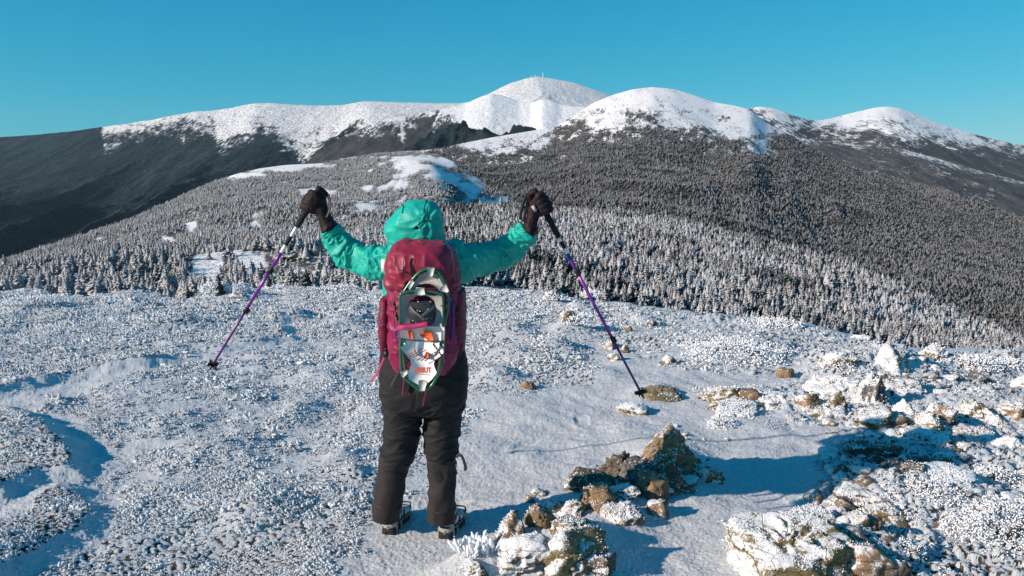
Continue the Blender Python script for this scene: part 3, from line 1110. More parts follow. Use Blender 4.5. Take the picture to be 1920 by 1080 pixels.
tp, th, tpx, tu, tv, tvis = scatter("left_hill", lambda T, U: .62 + .95 * T, lambda T, U, r: .74 + .56 * T,
                                    lambda s, T, U: (sstep(.62, .30, s) * .95 + .02) * (1 - .72 * sstep(800, 850, U) * sstep(.6, .75, T)), 71)
sp_, sh_, spx, su, sv, svis = scatter("near_spur", lambda T, U: 1.35 + .3 * T, lambda T, U, r: 2.2 + .2 * T, lambda s, T, U: (.6 + .4 * sstep(.1, .45, T)), 72)
bp, bh, bpx, bu, bv, bvis = scatter("bald_hill", lambda T, U: 2.5 + .5 * T, lambda T, U, r: 2.8 - .7 * sstep(.6, 1, T), lambda s, T, U: sstep(.72, .15, s), 73, ("near_spur", "left_hill"))
wp_, wh, wpx, wu, wv, wvis = scatter("wooded_spur", lambda T, U: 3.8 + 0 * T, lambda T, U, r: 4.2 + 0 * T, lambda s, T, U: sstep(.5, .3, s), 74, ("near_spur", "bald_hill"))
for a in (tp, sp_, bp, wp_):
    a[:, 2] -= .05

GL = "frosted spruces in the wood below the left rim"
GR = "frosted spruces lowest on the slope below the right rim"
rg = np.random.default_rng(5)


def individuals(p, h, px, u, v, vis, n, mat, label, group):
    behind_hiker = (u > 705) & (u < 870)
    score = px * vis * (~behind_hiker) * ((u > 0) & (u < 1920))
    # the ones that stand in front of the others show largest
    order = np.argsort(-score)[:n]
    for i in order:
        place_spruce(p[i], h[i], rg.uniform(1.0, 1.35), rg.uniform(0, 6.28), int(rg.integers(0, 6)), mat, label(u[i]), group)
    rest = np.ones(len(p), bool)
    rest[order] = False
    return rest


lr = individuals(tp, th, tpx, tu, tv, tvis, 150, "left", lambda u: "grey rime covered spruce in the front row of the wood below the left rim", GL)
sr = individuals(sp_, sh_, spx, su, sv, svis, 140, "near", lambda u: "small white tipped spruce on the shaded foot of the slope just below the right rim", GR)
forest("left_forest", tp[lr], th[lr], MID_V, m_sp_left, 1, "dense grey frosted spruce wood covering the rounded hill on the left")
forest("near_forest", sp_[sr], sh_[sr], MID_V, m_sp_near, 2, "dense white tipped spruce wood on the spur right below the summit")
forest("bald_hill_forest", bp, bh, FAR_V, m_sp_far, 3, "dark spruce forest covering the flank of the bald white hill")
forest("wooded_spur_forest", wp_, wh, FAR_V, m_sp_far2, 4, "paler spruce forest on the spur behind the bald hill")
print("TREES", len(tp), len(sp_), len(bp), len(wp_))
# ------------------------------------------------------------------ rocks
def rock_material(name, c1, c2, c3, cover):
    m = Mat(name, .8, spec=.25)
    n1 = m.noise(9.0, 5, .65)
    n2 = m.noise(38.0, 4, .7)
    base = m.mix(m.smooth(n1, .38, .62), c1, c2)
    base = m.mix(m.math('MULTIPLY', m.smooth(n2, .5, .72), .7), base, c3)
    f = m.math('ADD', m.attr("rime"), m.math('MULTIPLY', m.math('SUBTRACT', m.noise(55.0, 4, .75), .5), 1.1))
    f = m.math('ADD', f, m.math('MULTIPLY', m.math('SUBTRACT', m.noise(9.0, 3, .6), .5), .9))
    m.color(m.mix(m.smooth(f, .50 - cover, .72 - cover), base, (.80, .82, .84)))
    crack = m.smooth(m.voro(7.0, m.stretch((1, 1, 1.8), (.5, .3, .2)), 'DISTANCE_TO_EDGE'), .0, .035)
    m.bump(m.math('ADD', m.math('ADD', m.noise(45.0, 5, .7), m.math('MULTIPLY', crack, .55)), m.math('MULTIPLY', m.noise(190.0, 3, .7), .4)), .014, 1.0)
    return m.m


TAN = ((.33, .215, .12), (.21, .155, .10), (.13, .105, .08))
OLIVE = ((.25, .19, .09), (.13, .12, .06), (.30, .24, .15))
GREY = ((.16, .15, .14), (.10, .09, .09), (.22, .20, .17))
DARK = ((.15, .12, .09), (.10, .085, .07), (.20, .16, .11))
ROCKM = {}
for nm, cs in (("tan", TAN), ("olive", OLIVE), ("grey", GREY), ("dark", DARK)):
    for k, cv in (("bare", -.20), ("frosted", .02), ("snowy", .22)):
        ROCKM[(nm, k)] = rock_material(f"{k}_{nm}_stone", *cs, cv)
m_rime = Mat("rime_ice", .7, spec=.2)
m_rime.color(m_rime.mix(m_rime.noise(40.0, 3), (.76, .79, .83), (.86, .87, .89)))
m_rime = m_rime.m


def rime_blobs(bag, pts, nrm, size, seed, wind=(-.75, -.35, .45), spread=.35, lng=2.0):
    """small leaning ice feathers"""
    r = np.random.default_rng(seed)
    w = np.array(wind)
    n = len(pts)
    if n == 0:
        return
    d = nrm * .75 + w * .6 + r.normal(0, spread, (n, 3))
    d /= np.linalg.norm(d, axis=1)[:, None]
    s = np.cross(d, r.normal(0, 1, (n, 3)))
    s /= np.linalg.norm(s, axis=1)[:, None] + 1e-9
    t = np.cross(d, s)
    L = size * lng * r.lognormal(0, .35, n)
    W = size * r.lognormal(0, .25, n) * .55
    V = []
    base = pts - d * (L * .3)[:, None]
    V.append(base)
    for f, k in ((.45, 1.0), (.85, .8)):
        for j in range(5):
            a = 6.283 * j / 5
            V.append(pts + d * (L * f - L * .3)[:, None] + (s * math.cos(a) + t * math.sin(a)) * (W * k)[:, None])
    V.append(pts + d * (L * .75)[:, None])
    V = np.stack(V, 1)            # n, 12, 3
    q = np.array([(1 + j, 1 + (j + 1) % 5, 6 + (j + 1) % 5, 6 + j) for j in range(5)])
    tt = np.array([(0, 1 + (j + 1) % 5, 1 + j) for j in range(5)] + [(11, 6 + j, 6 + (j + 1) % 5) for j in range(5)])
    off = (np.arange(n) * 12)[:, None, None]
    bag.add(V.reshape(-1, 3), (q[None] + off).reshape(-1, 4), (tt[None] + off).reshape(-1, 3))


def stone(u0, v0, u1, v1, kind, colour, cover, label, seed, crust=1.0, group=None, sink=.34, dk=.85, tilt=0.0, az0=None):
    big_ = 1.9 if group == GC else (1.6 if v1 > 900 else 1.25)
    ew, eh = (u1 - u0) * .08 * big_, (v1 - v0) * .10 * big_
    u0, u1, v0 = u0 - ew, u1 + ew, v0 - eh
    uc = (u0 + u1) / 2
    c = gp(uc, v1 - .06 * (v1 - v0))
    dist = c[1] * CP - (c[2] - CAMH) * SP
    W = (u1 - u0) / F * dist
    ext = (v1 - v0) / F * dist
    D = W * dk
    a = math.asin((CAMH - c[2]) / np.linalg.norm(c - [0, 0, CAMH]))
    D = min(D, ext * .8 / math.sin(a))
    H = max((ext - D * math.sin(a) * .72) / math.cos(a), .30 * ext)
    Ht = H * (1 + sink)
    r = np.random.default_rng(seed)
    big = (u1 - u0) > 55
    v, f = ico(5 if (u1 - u0) > 100 else (4 if big else 3))
    v = v.copy()
    if kind == 'peak':
        az = (r.uniform(0, 6.28) if az0 is None else az0) + np.arange(5) * 6.283 / 5 + r.uniform(-.35, .35, 5) * (az0 is None)
        el = r.uniform(.25, .85, 5) if az0 is None else np.array([.50, .42, .50, .62, .55])
        pn = [np.array([math.cos(q) * math.cos(e), math.sin(q) * math.cos(e), math.sin(e)]) for q, e in zip(az, el)]
        pd = list(r.uniform(.42, .62, 5))
        pn += [np.array([0, 0, -1.0])]
        pd += [.5]
    elif kind == 'slab':
        tz = np.array([r.uniform(-.25, .25), r.uniform(-.45, -.1), 1.0])
        pn = [tz / np.linalg.norm(tz), np.array([0, 0, -1.0])]
        pd = [.34, .4]
        az = r.uniform(0, 6.28) + np.arange(6) * 6.283 / 6 + r.uniform(-.4, .4, 6)
        for q in az:
            e = r.uniform(-.1, .4)
            pn.append(np.array([math.cos(q) * math.cos(e), math.sin(q) * math.cos(e), math.sin(e)]))
            pd.append(r.uniform(.6, .95))
    elif kind == 'block':
        rot = Matrix.Rotation(r.uniform(0, 6.28), 3, 'Z') @ Matrix.Rotation(r.uniform(-.3, .3), 3, 'X') @ Matrix.Rotation(r.uniform(-.3, .3), 3, 'Y')
        rot = np.array(rot)
        pn = [rot @ np.array(q, float) for q in ((1, 0, 0), (-1, 0, 0), (0, 1, 0), (0, -1, 0), (0, 0, 1), (0, 0, -1))]
        pd = list(r.uniform(.5, .72, 6))
        for _ in range(4):
            q = r.normal(0, 1, 3)
            pn.append(q / np.linalg.norm(q))
            pd.append(r.uniform(.68, .85))
    else:
        pn, pd = [], []
        for _ in range(15):
            q = r.normal(0, 1, 3)
            pn.append(q / np.linalg.norm(q))
            pd.append(r.uniform(.5, .9))
    dots = np.maximum(v @ np.array(pn).T, 1e-4) / np.array(pd)
    pw = 16 if kind == 'round' else 30
    rad = 1.0 / ((dots ** pw).sum(1) ** (1 / pw))
    rad = np.minimum(rad, 1.25)
    p = v * rad[:, None]
    if tilt:
        c_, s_ = math.cos(tilt), math.sin(tilt)
        p = np.stack([p[:, 0] * c_ - p[:, 2] * s_, p[:, 1], p[:, 0] * s_ + p[:, 2] * c_], 1)
    p += v * ((fbm3(v * 2.3 + seed, seed, 4) - .5) * .26 + (ridge3(v * 3.1 + seed, seed) - .6) * .16 - .10 * sstep(.80, .97, ridge3(v * np.array([2.2, 2.2, 4.5]) + seed * 1.7, seed + 2)) + (fbm3(v * 9 + seed, seed, 3) - .5) * .07)[:, None]
    lo, hi = p.min(0), p.max(0)
    p = (p - (lo + hi) / 2) / (hi - lo) * np.array([W, D, Ht])
    p[:, 2] += Ht / 2 - sink * H
    n = vnormals(p, f)
    wind = np.array([-.55, -.25, .80])
    rime = n @ (wind / np.linalg.norm(wind)) * .55 + .22 + .25 * sstep(.25, .0, p[:, 2] / max(H, 1e-3))
    dk_ = D * .36
    base = np.array([c[0] * (1 + dk_ / c[1]), c[1] + dk_, 0])
    base[2] = min(c[2], gz(base[0], base[1]) + .01)
    o = obj("rock", p, f, ROCKM[(colour, cover)], attrs={"rime": rime}, loc=base)
    tag(o, label, "rock", group)
    # knobs of rime grown on the stone's windward and upper side
    if crust > 0:
        tri = p[f]
        ar = np.linalg.norm(np.cross(tri[:, 1] - tri[:, 0], tri[:, 2] - tri[:, 0]), axis=1) / 2
        fn = np.cross(tri[:, 1] - tri[:, 0], tri[:, 2] - tri[:, 0])
        fn /= np.linalg.norm(fn, axis=1)[:, None] + 1e-12
        want = sstep(.0, .8, fn @ (wind / np.linalg.norm(wind))) * (fbm3(tri.mean(1) * 9 + seed, seed + 3, 2) > .47) * (fn[:, 2] > -.1) * (tri.mean(1)[:, 2] > -.02)
        wgt = ar * (want + .02)
        size = np.clip(.0034 * dist / 3.2, .0036, .010)
        cnt = int(min(1500, crust * wgt.sum() / (size * 2.6) ** 2))
        if cnt > 5:
            pick = r.choice(len(f), cnt, p=wgt / wgt.sum())
            w1, w2 = r.random(cnt), r.random(cnt)
            fl = w1 + w2 > 1
            w1[fl], w2[fl] = 1 - w1[fl], 1 - w2[fl]
            tp_ = tri[pick]
            pts = tp_[:, 0] + (tp_[:, 1] - tp_[:, 0]) * w1[:, None] + (tp_[:, 2] - tp_[:, 0]) * w2[:, None]
            b = Bag()
            rime_blobs(b, pts, fn[pick], size, seed)
            tag(b.build("rime_crust", m_rime, o), kind="stuff")
    return o


def ridge3(p, seed):
    return 1 - np.abs(2 * vnoise3(p, seed) - 1)


GC = "stones of the central pile beside the hiker"
GRT = "stones scattered on the right"
STONES = [
    # central pile
    (1194, 800, 1314, 905, 'peak', 'tan', 'bare', "large pyramid shaped boulder with a bare tan face, tallest of the central pile", 3, 1.3, GC, .34, .85, 0.0, -2.15),
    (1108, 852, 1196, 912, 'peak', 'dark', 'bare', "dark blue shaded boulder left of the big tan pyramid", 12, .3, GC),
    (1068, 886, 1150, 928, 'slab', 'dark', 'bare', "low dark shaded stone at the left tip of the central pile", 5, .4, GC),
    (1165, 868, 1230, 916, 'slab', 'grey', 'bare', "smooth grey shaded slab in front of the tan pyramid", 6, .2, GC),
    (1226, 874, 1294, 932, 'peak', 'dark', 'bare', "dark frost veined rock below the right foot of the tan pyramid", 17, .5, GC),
    (1198, 888, 1248, 942, 'block', 'tan', 'bare', "upright tan slab lit by the sun in front of the dark shaded stones", 8, .25, GC),
    (1096, 916, 1150, 964, 'block', 'tan', 'bare', "small tan rock with frosted edges in the middle of the central pile", 9, .8, GC),
    (1146, 912, 1193, 942, 'round', 'dark', 'frosted', "rime speckled dark stone left of the sunlit tan slab", 10, 1.2, GC),
    (1050, 940, 1094, 975, 'round', 'olive', 'frosted', "frosty olive stone beside the rounded tan one", 11, 1.2, GC),
    (988, 950, 1038, 1000, 'round', 'tan', 'bare', "rounded bare tan stone nearest the right boot in the pile", 13, .35, GC),
    (1026, 942, 1060, 972, 'round', 'olive', 'frosted', "small frosted stone tucked behind the rounded tan one", 14, 1.2, GC),
    (1216, 940, 1252, 976, 'block', 'tan', 'frosted', "small tan stone with a snow cap at the right end of the pile", 15, .8, GC),
    (1134, 948, 1200, 988, 'slab', 'tan', 'frosted', "low frosted brown stone on the edge of the blue shadow", 16, 1.2, GC),
    (922, 966, 990, 1044, 'peak', 'tan', 'frosted', "upright tan boulder hung with rime feathers beside the ice plume", 18, 1.3, GC),
    (1034, 972, 1096, 1012, 'block', 'olive', 'frosted', "olive and tan stone below the rounded tan one", 19, .7, GC),
    (936, 1000, 1040, 1082, 'round', 'tan', 'snowy', "heavily rimed white boulder at the bottom edge", 20, 2.4, GC),
    (1018, 1000, 1128, 1100, 'round', 'olive', 'frosted', "big olive topped boulder cut off by the bottom edge", 21, 1.6, GC),
    (866, 1054, 912, 1092, 'round', 'olive', 'frosted', "small olive stone poking out of the white drift at the bottom", 22, .5, GC),
    (1088, 1040, 1150, 1094, 'block', 'dark', 'frosted', "dark frosted stone right of the big olive topped boulder", 23, 1.4, GC),
    # the ledge in the middle distance right
    (1630, 650, 1712, 714, 'peak', 'olive', 'snowy', "tall slanted pale boulder with a blue shaded right face near the right rim", 30, .6, GRT),
    (1536, 660, 1606, 700, 'round', 'olive', 'frosted', "rimed lumpy rock left of the tall slanted boulder", 31, 1.5, GRT),
    (1455, 692, 1486, 714, 'block', 'tan', 'bare', "little tan block alone at the left end of the long ledge", 32, .3, GRT),
    (1588, 700, 1660, 770, 'peak', 'grey', 'frosted', "dark triangular slab with a speckled frosted face", 33, 1.0, GRT),
    (1500, 706, 1602, 752, 'slab', 'tan', 'snowy', "long snow topped tan ledge behind the olive stones", 34, .4, GRT),
    (1494, 740, 1536, 778, 'block', 'tan', 'frosted', "tan stone with a dark right side at the foot of the ledge", 35, .5, GRT),
    (1530, 732, 1594, 782, 'peak', 'olive', 'frosted', "frosted olive stone in front of the triangular slab", 36, .9, GRT),
    (1326, 724, 1388, 760, 'block', 'olive', 'frosted', "split olive block with a frosted right half, on the far side of the path", 37, .8, GRT),
    (1386, 732, 1422, 760, 'block', 'tan', 'bare', "pale tan block right next to the split olive block", 38, .4, GRT),
    (1200, 726, 1268, 754, 'slab', 'olive', 'bare', "flat greyish stone just right of the right pole's tip", 39, .2, GRT),
    (1724, 648, 1764, 678, 'round', 'olive', 'snowy', "round snow capped stone on the right rim against the wood", 40, 1.2, GRT),
    (1610, 768, 1672, 816, 'round', 'olive', 'frosted', "frosted olive hump left of the pointed grey stone", 41, 1.2, GRT),
    (1670, 750, 1718, 788, 'peak', 'grey', 'snowy', "pointed grey stone white with frost", 42, 1.0, GRT),
    (1728, 756, 1788, 802, 'block', 'tan', 'frosted', "frosted stone with an orange tan face between pointed grey and big olive", 43, .9, GRT),
    (1784, 752, 1884, 804, 'peak', 'olive', 'frosted', "big olive boulder with a rimed right shoulder near the right edge", 44, 1.0, GRT),
    (1876, 758, 1930, 796, 'block', 'tan', 'frosted', "brown stone cut off by the right edge beside the big olive boulder", 45, .8, GRT),
    (1720, 776, 1766, 818, 'round', 'olive', 'frosted', "olive stone in front of the orange faced one", 46, 1.0, GRT),
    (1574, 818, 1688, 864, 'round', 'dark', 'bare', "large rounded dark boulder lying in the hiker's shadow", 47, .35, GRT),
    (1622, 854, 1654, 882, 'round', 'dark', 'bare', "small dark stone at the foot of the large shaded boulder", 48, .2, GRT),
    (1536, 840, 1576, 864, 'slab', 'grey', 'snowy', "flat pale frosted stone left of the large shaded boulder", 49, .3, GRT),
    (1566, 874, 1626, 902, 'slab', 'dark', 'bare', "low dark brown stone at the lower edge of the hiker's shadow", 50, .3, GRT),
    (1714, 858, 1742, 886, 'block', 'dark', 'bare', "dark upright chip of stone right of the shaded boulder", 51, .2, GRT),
    (1556, 894, 1716, 968, 'slab', 'grey', 'frosted', "broad flat frost speckled outcrop in the lower right", 52, 1.2, GRT),
    (1586, 962, 1622, 990, 'round', 'tan', 'frosted', "brown stone below the flat outcrop, left of the round tan one", 53, .4, GRT),
    (1634, 950, 1678, 986, 'block', 'olive', 'frosted', "tan stone at the lower edge of the flat outcrop", 54, .5, GRT),
    (1620, 970, 1650, 998, 'round', 'tan', 'bare', "small round tan stone set in bright snow", 55, .2, GRT),
    (1388, 980, 1590, 1110, 'slab', 'olive', 'frosted', "big slab with an olive left face and frost studded top at the bottom edge", 58, 2.6, GRT),
    (1552, 1014, 1656, 1100, 'round', 'tan', 'frosted', "tan topped boulder with snow patches at the bottom edge", 57, .5, GRT),
    (1664, 1052, 1702, 1094, 'block', 'dark', 'frosted', "brown stone at the bottom right of the tan topped boulder", 58, .8, GRT),
    (1698, 902, 1742, 926, 'slab', 'tan', 'frosted', "low tan stone at the right end of the flat outcrop", 59, .6, GRT),
    (1500, 752, 1580, 790, 'slab', 'olive', 'frosted', "low frosted ledge at the near foot of the olive stones", 81, .8, GRT),
    (1600, 722, 1650, 752, 'block', 'tan', 'frosted', "tan block wedged under the dark triangular slab", 82, .6, GRT),
    (1660, 712, 1730, 744, 'slab', 'grey', 'frosted', "flat grey slab in the shade below the slanted boulder", 83, .5, GRT),
    (1420, 738, 1500, 770, 'slab', 'olive', 'snowy', "snowy low slab between the pale tan block and the ledge", 84, .8, GRT),
    (1690, 806, 1780, 842, 'slab', 'olive', 'frosted', "long low frosted slab above the hiker's shadow", 85, .9, GRT),
    (1780, 800, 1860, 834, 'slab', 'tan', 'frosted', "flat tan and white slab below the big olive boulder", 86, .8, GRT),
    (1850, 812, 1930, 850, 'peak', 'grey', 'snowy', "white frosted crag at the right edge above the shadow", 87, 1.0, GRT),
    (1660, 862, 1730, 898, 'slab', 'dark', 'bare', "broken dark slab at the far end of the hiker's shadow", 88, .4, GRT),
    (1730, 880, 1830, 920, 'slab', 'grey', 'snowy', "broad snow plastered slab right of the flat outcrop", 89, 1.2, GRT),
    (1480, 960, 1570, 1000, 'slab', 'grey', 'frosted', "low rimed slab on the drift behind the big olive faced slab", 90, 1.2, GRT),
    (1310, 880, 1352, 908, 'block', 'olive', 'frosted', "small olive block alone in the blue shadow right of the tan pyramid", 91, .4, GRT),
    (1340, 752, 1420, 784, 'slab', 'olive', 'snowy', "snow plastered ledge just below the split olive block", 92, .9, GRT),
    (1900, 700, 1960, 740, 'round', 'olive', 'snowy', "snowy stone at the right edge under the rim", 60, 1.0, GRT),
    (1800, 700, 1850, 722, 'slab', 'grey', 'bare', "flat dark stone alone on the smooth snow near the right rim", 61, .3, GRT),
    # small ones in the middle
    (978, 716, 1004, 734, 'round', 'tan', 'bare', "small brown stone on the edge of the path right of the backpack", 62, .2, None),
    (1160, 753, 1212, 782, 'round', 'olive', 'snowy', "pale snow dusted stone on the path below the right pole's tip", 63, .4, None),
    (1242, 668, 1267, 686, 'round', 'tan', 'frosted', "small tan stone left of the bright white frosted mat", 64, .4, None),
    (1134, 640, 1156, 658, 'round', 'tan', 'frosted', "pinkish tan pebble left of the right pole", 65, .4, None),
    (1140, 663, 1160, 679, 'round', 'olive', 'frosted', "olive pebble below the pinkish tan one", 66, .4, None),
    (1164, 648, 1182, 665, 'round', 'olive', 'frosted', "olive pebble just right of the right pole", 67, .4, None),
    (1050, 584, 1082, 608, 'round', 'tan', 'frosted', "brown stone half buried in the mound behind the right pole", 68, .4, None),
    (1174, 612, 1187, 625, 'round', 'tan', 'frosted', "tiny tan stone far out near the rim", 69, .2, None),
    (1211, 601, 1230, 615, 'block', 'dark', 'frosted', "dark stone with a white neighbour near the rim", 70, .4, None),
    (1228, 603, 1246, 614, 'round', 'grey', 'snowy', "white frosted stone right of the dark one near the rim", 71, .8, None),
    (430, 549, 462, 561, 'round', 'olive', 'frosted', "low brown stone in front of the small clearing on the left rim", 72, .6, None),
    (1598, 628, 1634, 644, 'round', 'tan', 'snowy', "low snowy stone on the rim in front of the wood", 73, .6, None),
    (1760, 716, 1786, 728, 'round', 'dark', 'frosted', "small dark stone in the blue shadow of the slanted boulder", 74, .4, None),
]
for s in STONES:
    stone(*s)

# ------------------------------------------------------------------ frosted low plants
m_stem = Mat("frosted_stem_bark", .9, (.09, .07, .05)).m


def frosted_shrub(u, v, w_px, h_px, n, label, seed, size=.012, lng=2.4, dome=1.0, group=None, name="frosted_shrub", upright=.0):
    n = int(n * 2.4)
    c = gp(u, v)
    dist = c[1] * CP - (c[2] - CAMH) * SP
    W = w_px / F * dist
    H = h_px / F * dist
    o = empty(name, c, label, "shrub", group)
    r = np.random.default_rng(seed)
    d = r.normal(0, 1, (n, 3))
    d[:, 2] = np.abs(d[:, 2]) * dome
    d /= np.linalg.norm(d, axis=1)[:, None]
    lump = .65 + .7 * fbm3(d * 2.2 + seed, seed, 2)
    q = r.uniform(.35, 1.0, n) ** .5
    lump = lump * (.75 + .5 * fbm3(d * 6 + seed, seed + 9, 2))
    pts = d * (q * lump)[:, None] * np.array([W / 2, W / 2 * .8, H])
    b = Bag()
    nn = d.copy()
    nn[:, 2] += upright
    rime_blobs(b, pts, nn, size * .62 * dist / 4, seed, lng=1.25, spread=.45)
    tag(b.build("rime", m_rime, o), kind="stuff")
    st = Bag()
    for k in range(10):
        a = r.uniform(0, 6.28)
        e = np.array([math.cos(a) * W * .35, math.sin(a) * W * .3, H * r.uniform(.5, .85)])
        tube(st, [[0, 0, -.03], e * .5 + [0, 0, H * .1], e], [.006, .004, .002], 5)
    st.build("stem", m_stem, o)
    return o


def ice_plume():
    c = gp(892, 1030)
    o = empty("ice_plume", c, "fan of white rime feathers like coral beside the right boot", "rime plant")
    r = np.random.default_rng(9)
    for k in range(46):
        a = r.uniform(-1.25, .75)
        L = r.uniform(.05, .105) * (1 - .25 * abs(a))
        x0 = np.array([r.normal(0, .045), r.normal(0, .03), -.01])
        d = np.array([math.sin(a) * .8, r.uniform(-.45, .25), math.cos(a)])
        d /= np.linalg.norm(d)
        b = Bag()
        e = x0 + d * L
        tube(b, catmull([x0, x0 + d * L * .4 + r.normal(0, .004, 3), x0 + d * L * .75, e], 8), np.array([.004, .006, .0075, .0085, .009, .009, .0075, .002]) * r.uniform(.7, 1.1), 7)
        n = 22
        t = r.uniform(.15, 1, n)
        pts = x0 + d * (L * t)[:, None] + r.normal(0, .004, (n, 3))
        rime_blobs(b, pts, np.repeat(d[None], n, 0) + r.normal(0, .6, (n, 3)), .0042, 100 + k, lng=1.8)
        b.build("rime_feather", m_rime, o)


ice_plume()
GS = "white frosted shrubs"
for k, a in enumerate([
    (1878, 1010, 190, 70, 900, "large bright white frosted shrub spreading at the lower right edge", .011),
    (1750, 930, 120, 30, 420, "low white rime patch right of the flat outcrop", .010),
    (1860, 905, 110, 30, 420, "white frosted heath clump above the large bright shrub", .010),
    (1700, 1040, 70, 26, 240, "small rime tuft beside the blue shadow at the bottom right", .009),
    (1380, 672, 210, 34, 900, "bright white frosted mat on the far side of the path", .011),
    (1352, 800, 60, 22, 240, "round frosted tuft right behind the tan pyramid", .008),
    (1380, 772, 90, 22, 300, "lumpy frosted heath in front of the split olive block", .008),
    (1575, 690, 80, 22, 300, "frosted tuft on top of the long ledge", .009),
    (1830, 690, 90, 26, 320, "frosted heath on the right rim against the dark wood", .010),
    (1752, 672, 50, 26, 220, "tall frosted bush on the right rim", .010),
    (1890, 688, 60, 18, 220, "frosted bush at the far right end of the rim", .010),
    (1450, 612, 120, 16, 320, "long frosted mat along the rim right of the pole", .010),
    (1080, 606, 60, 20, 260, "frosted mat on the mound crossed by the right pole", .009),
    (1110, 556, 40, 14, 160, "white frosted hump on the rim left of the right pole's middle lock", .009),
    (402, 548, 56, 20, 260, "white frosted thicket left of the left pole on the rim", .010),
    (450, 548, 44, 18, 200, "leaning frosted shrub in the clearing on the left rim", .010),
    (640, 545, 70, 12, 220, "frosted low scrub under the left elbow", .009),
    (520, 545, 60, 12, 200, "frosted scrub around the left pole on the rim", .009),
    (1040, 560, 46, 14, 160, "frosted scrub at the foot of the small snow ghost", .009),
    (60, 566, 110, 10, 240, "long low white drift tuft at the left end of the rim", .010),
    (1700, 975, 90, 20, 300, "rimed heath below the flat outcrop", .009),
    (1800, 1000, 90, 26, 360, "white rimed clump left of the large bright shrub", .010),
]):
    frosted_shrub(*a[:6], seed=400 + k, size=a[6], group=GS)

# single little trees on the rim
SPOTS = [(576, 540, 40, "small blue shaded snow ghost spruce under the left elbow", 2, .9), (1041, 562, 30, "small white snow ghost spruce on the rim left of the right pole", 1, 1.2),
         (412, 553, 42, "white frosted little spruce in the clearing just left of the left pole", 3, 1.0), (352, 560, 26, "tiny frosted spruce at the left end of the clearing", 4, 1.2),
         (545, 530, 34, "pale little spruce right of the left pole's upper lock", 5, 1.1), (505, 545, 30, "frosted little spruce touching the left pole from behind", 0, 1.1),
         (1690, 672, 22, "tiny frosted spruce on the right rim behind the slanted boulder", 2, 1.3)]
for (u, v, hp, lab, var, wd) in SPOTS:
    c = gp(u, v)
    d = c[1] * CP - (c[2] - CAMH) * SP
    place_spruce(c, hp / F * d, wd * 1.3, u * .7, var, "near", lab, None)

# ------------------------------------------------------------------ summit station far away
m_mast = Mat("rimed_steel", .6, (.75, .78, .80)).m
m_hut = Mat("rimed_concrete", .8, (.55, .57, .58)).m


def summit_pos(u, v, Y):
    return P(u, v, Y)


p0 = P(1018, 147, 8400.0)
mast = empty("radio_mast", p0, "tall white radio mast on the far white summit, rightmost", "mast")
b = Bag()
tube(b, [[0, 0, -6], [0, 0, 20], [0, 0, 62]], [3.2, 2.6, 1.6], 8)
b.build("pole", m_mast, mast)
b = Bag()
for z in (18, 34, 48):
    tube(b, [[0, 0, z], [0, 0, z + 4]], [4.2, 4.2], 8)
b.build("antenna_drum", m_mast, mast)
for u, hh, lab in ((996, 26, "short white mast at the left end of the far summit"), (1003, 34, "second short white mast from the left on the far summit")):
    p0 = P(u, 146.5, 8400.0)
    mast = empty("radio_mast", p0, lab, "mast")
    b = Bag()
    tube(b, [[0, 0, -6], [0, 0, hh * .5], [0, 0, hh]], [2.6, 2.2, 1.4], 8)
    b.build("pole", m_mast, mast)
    b = Bag()
    tube(b, [[0, 0, hh * .7], [0, 0, hh * .85]], [3.8, 3.8], 8)
    b.build("antenna_drum", m_mast, mast)
p0 = P(1009, 146, 8400.0)
st = empty("summit_station", p0, "low rimed building between the masts on the far summit", "building")
b = Bag()
box(b, (0, 0, 2), (22, 0, 0), (0, 9, 0), (0, 0, 7))
b.build("wall", m_hut, st, smooth=False)
b = Bag()
box(b, (4, 0, 10.5), (14, 0, 0), (0, 8, 0), (0, 0, 1.4))
b.build("roof", m_mast, st, smooth=False)


# ------------------------------------------------------------------ the frosted heath: sprigs of rime leaning into the wind
m_sprig = Mat("heath_rime", .8, spec=.1)
_i = m_sprig.n("ShaderNodeObjectInfo").outputs["Random"]
m_sprig.color(m_sprig.mix(_i, (.33, .365, .395), (.68, .72, .75)))
m_sprig = m_sprig.m


def sprig_bag(seed):
    r = np.random.default_rng(seed)
    b = Bag()
    n = 5 + seed % 3
    pts = np.stack([r.normal(0, .55, n), r.normal(0, .55, n), r.uniform(0, .45, n)], 1)
    nrm = np.stack([r.normal(-.1, .5, n), r.normal(-.1, .5, n), np.full(n, .6)], 1)
    rime_blobs(b, pts, nrm, .62, seed, spread=.28, lng=1.9, wind=(-.95, -.45, .30))
    return b


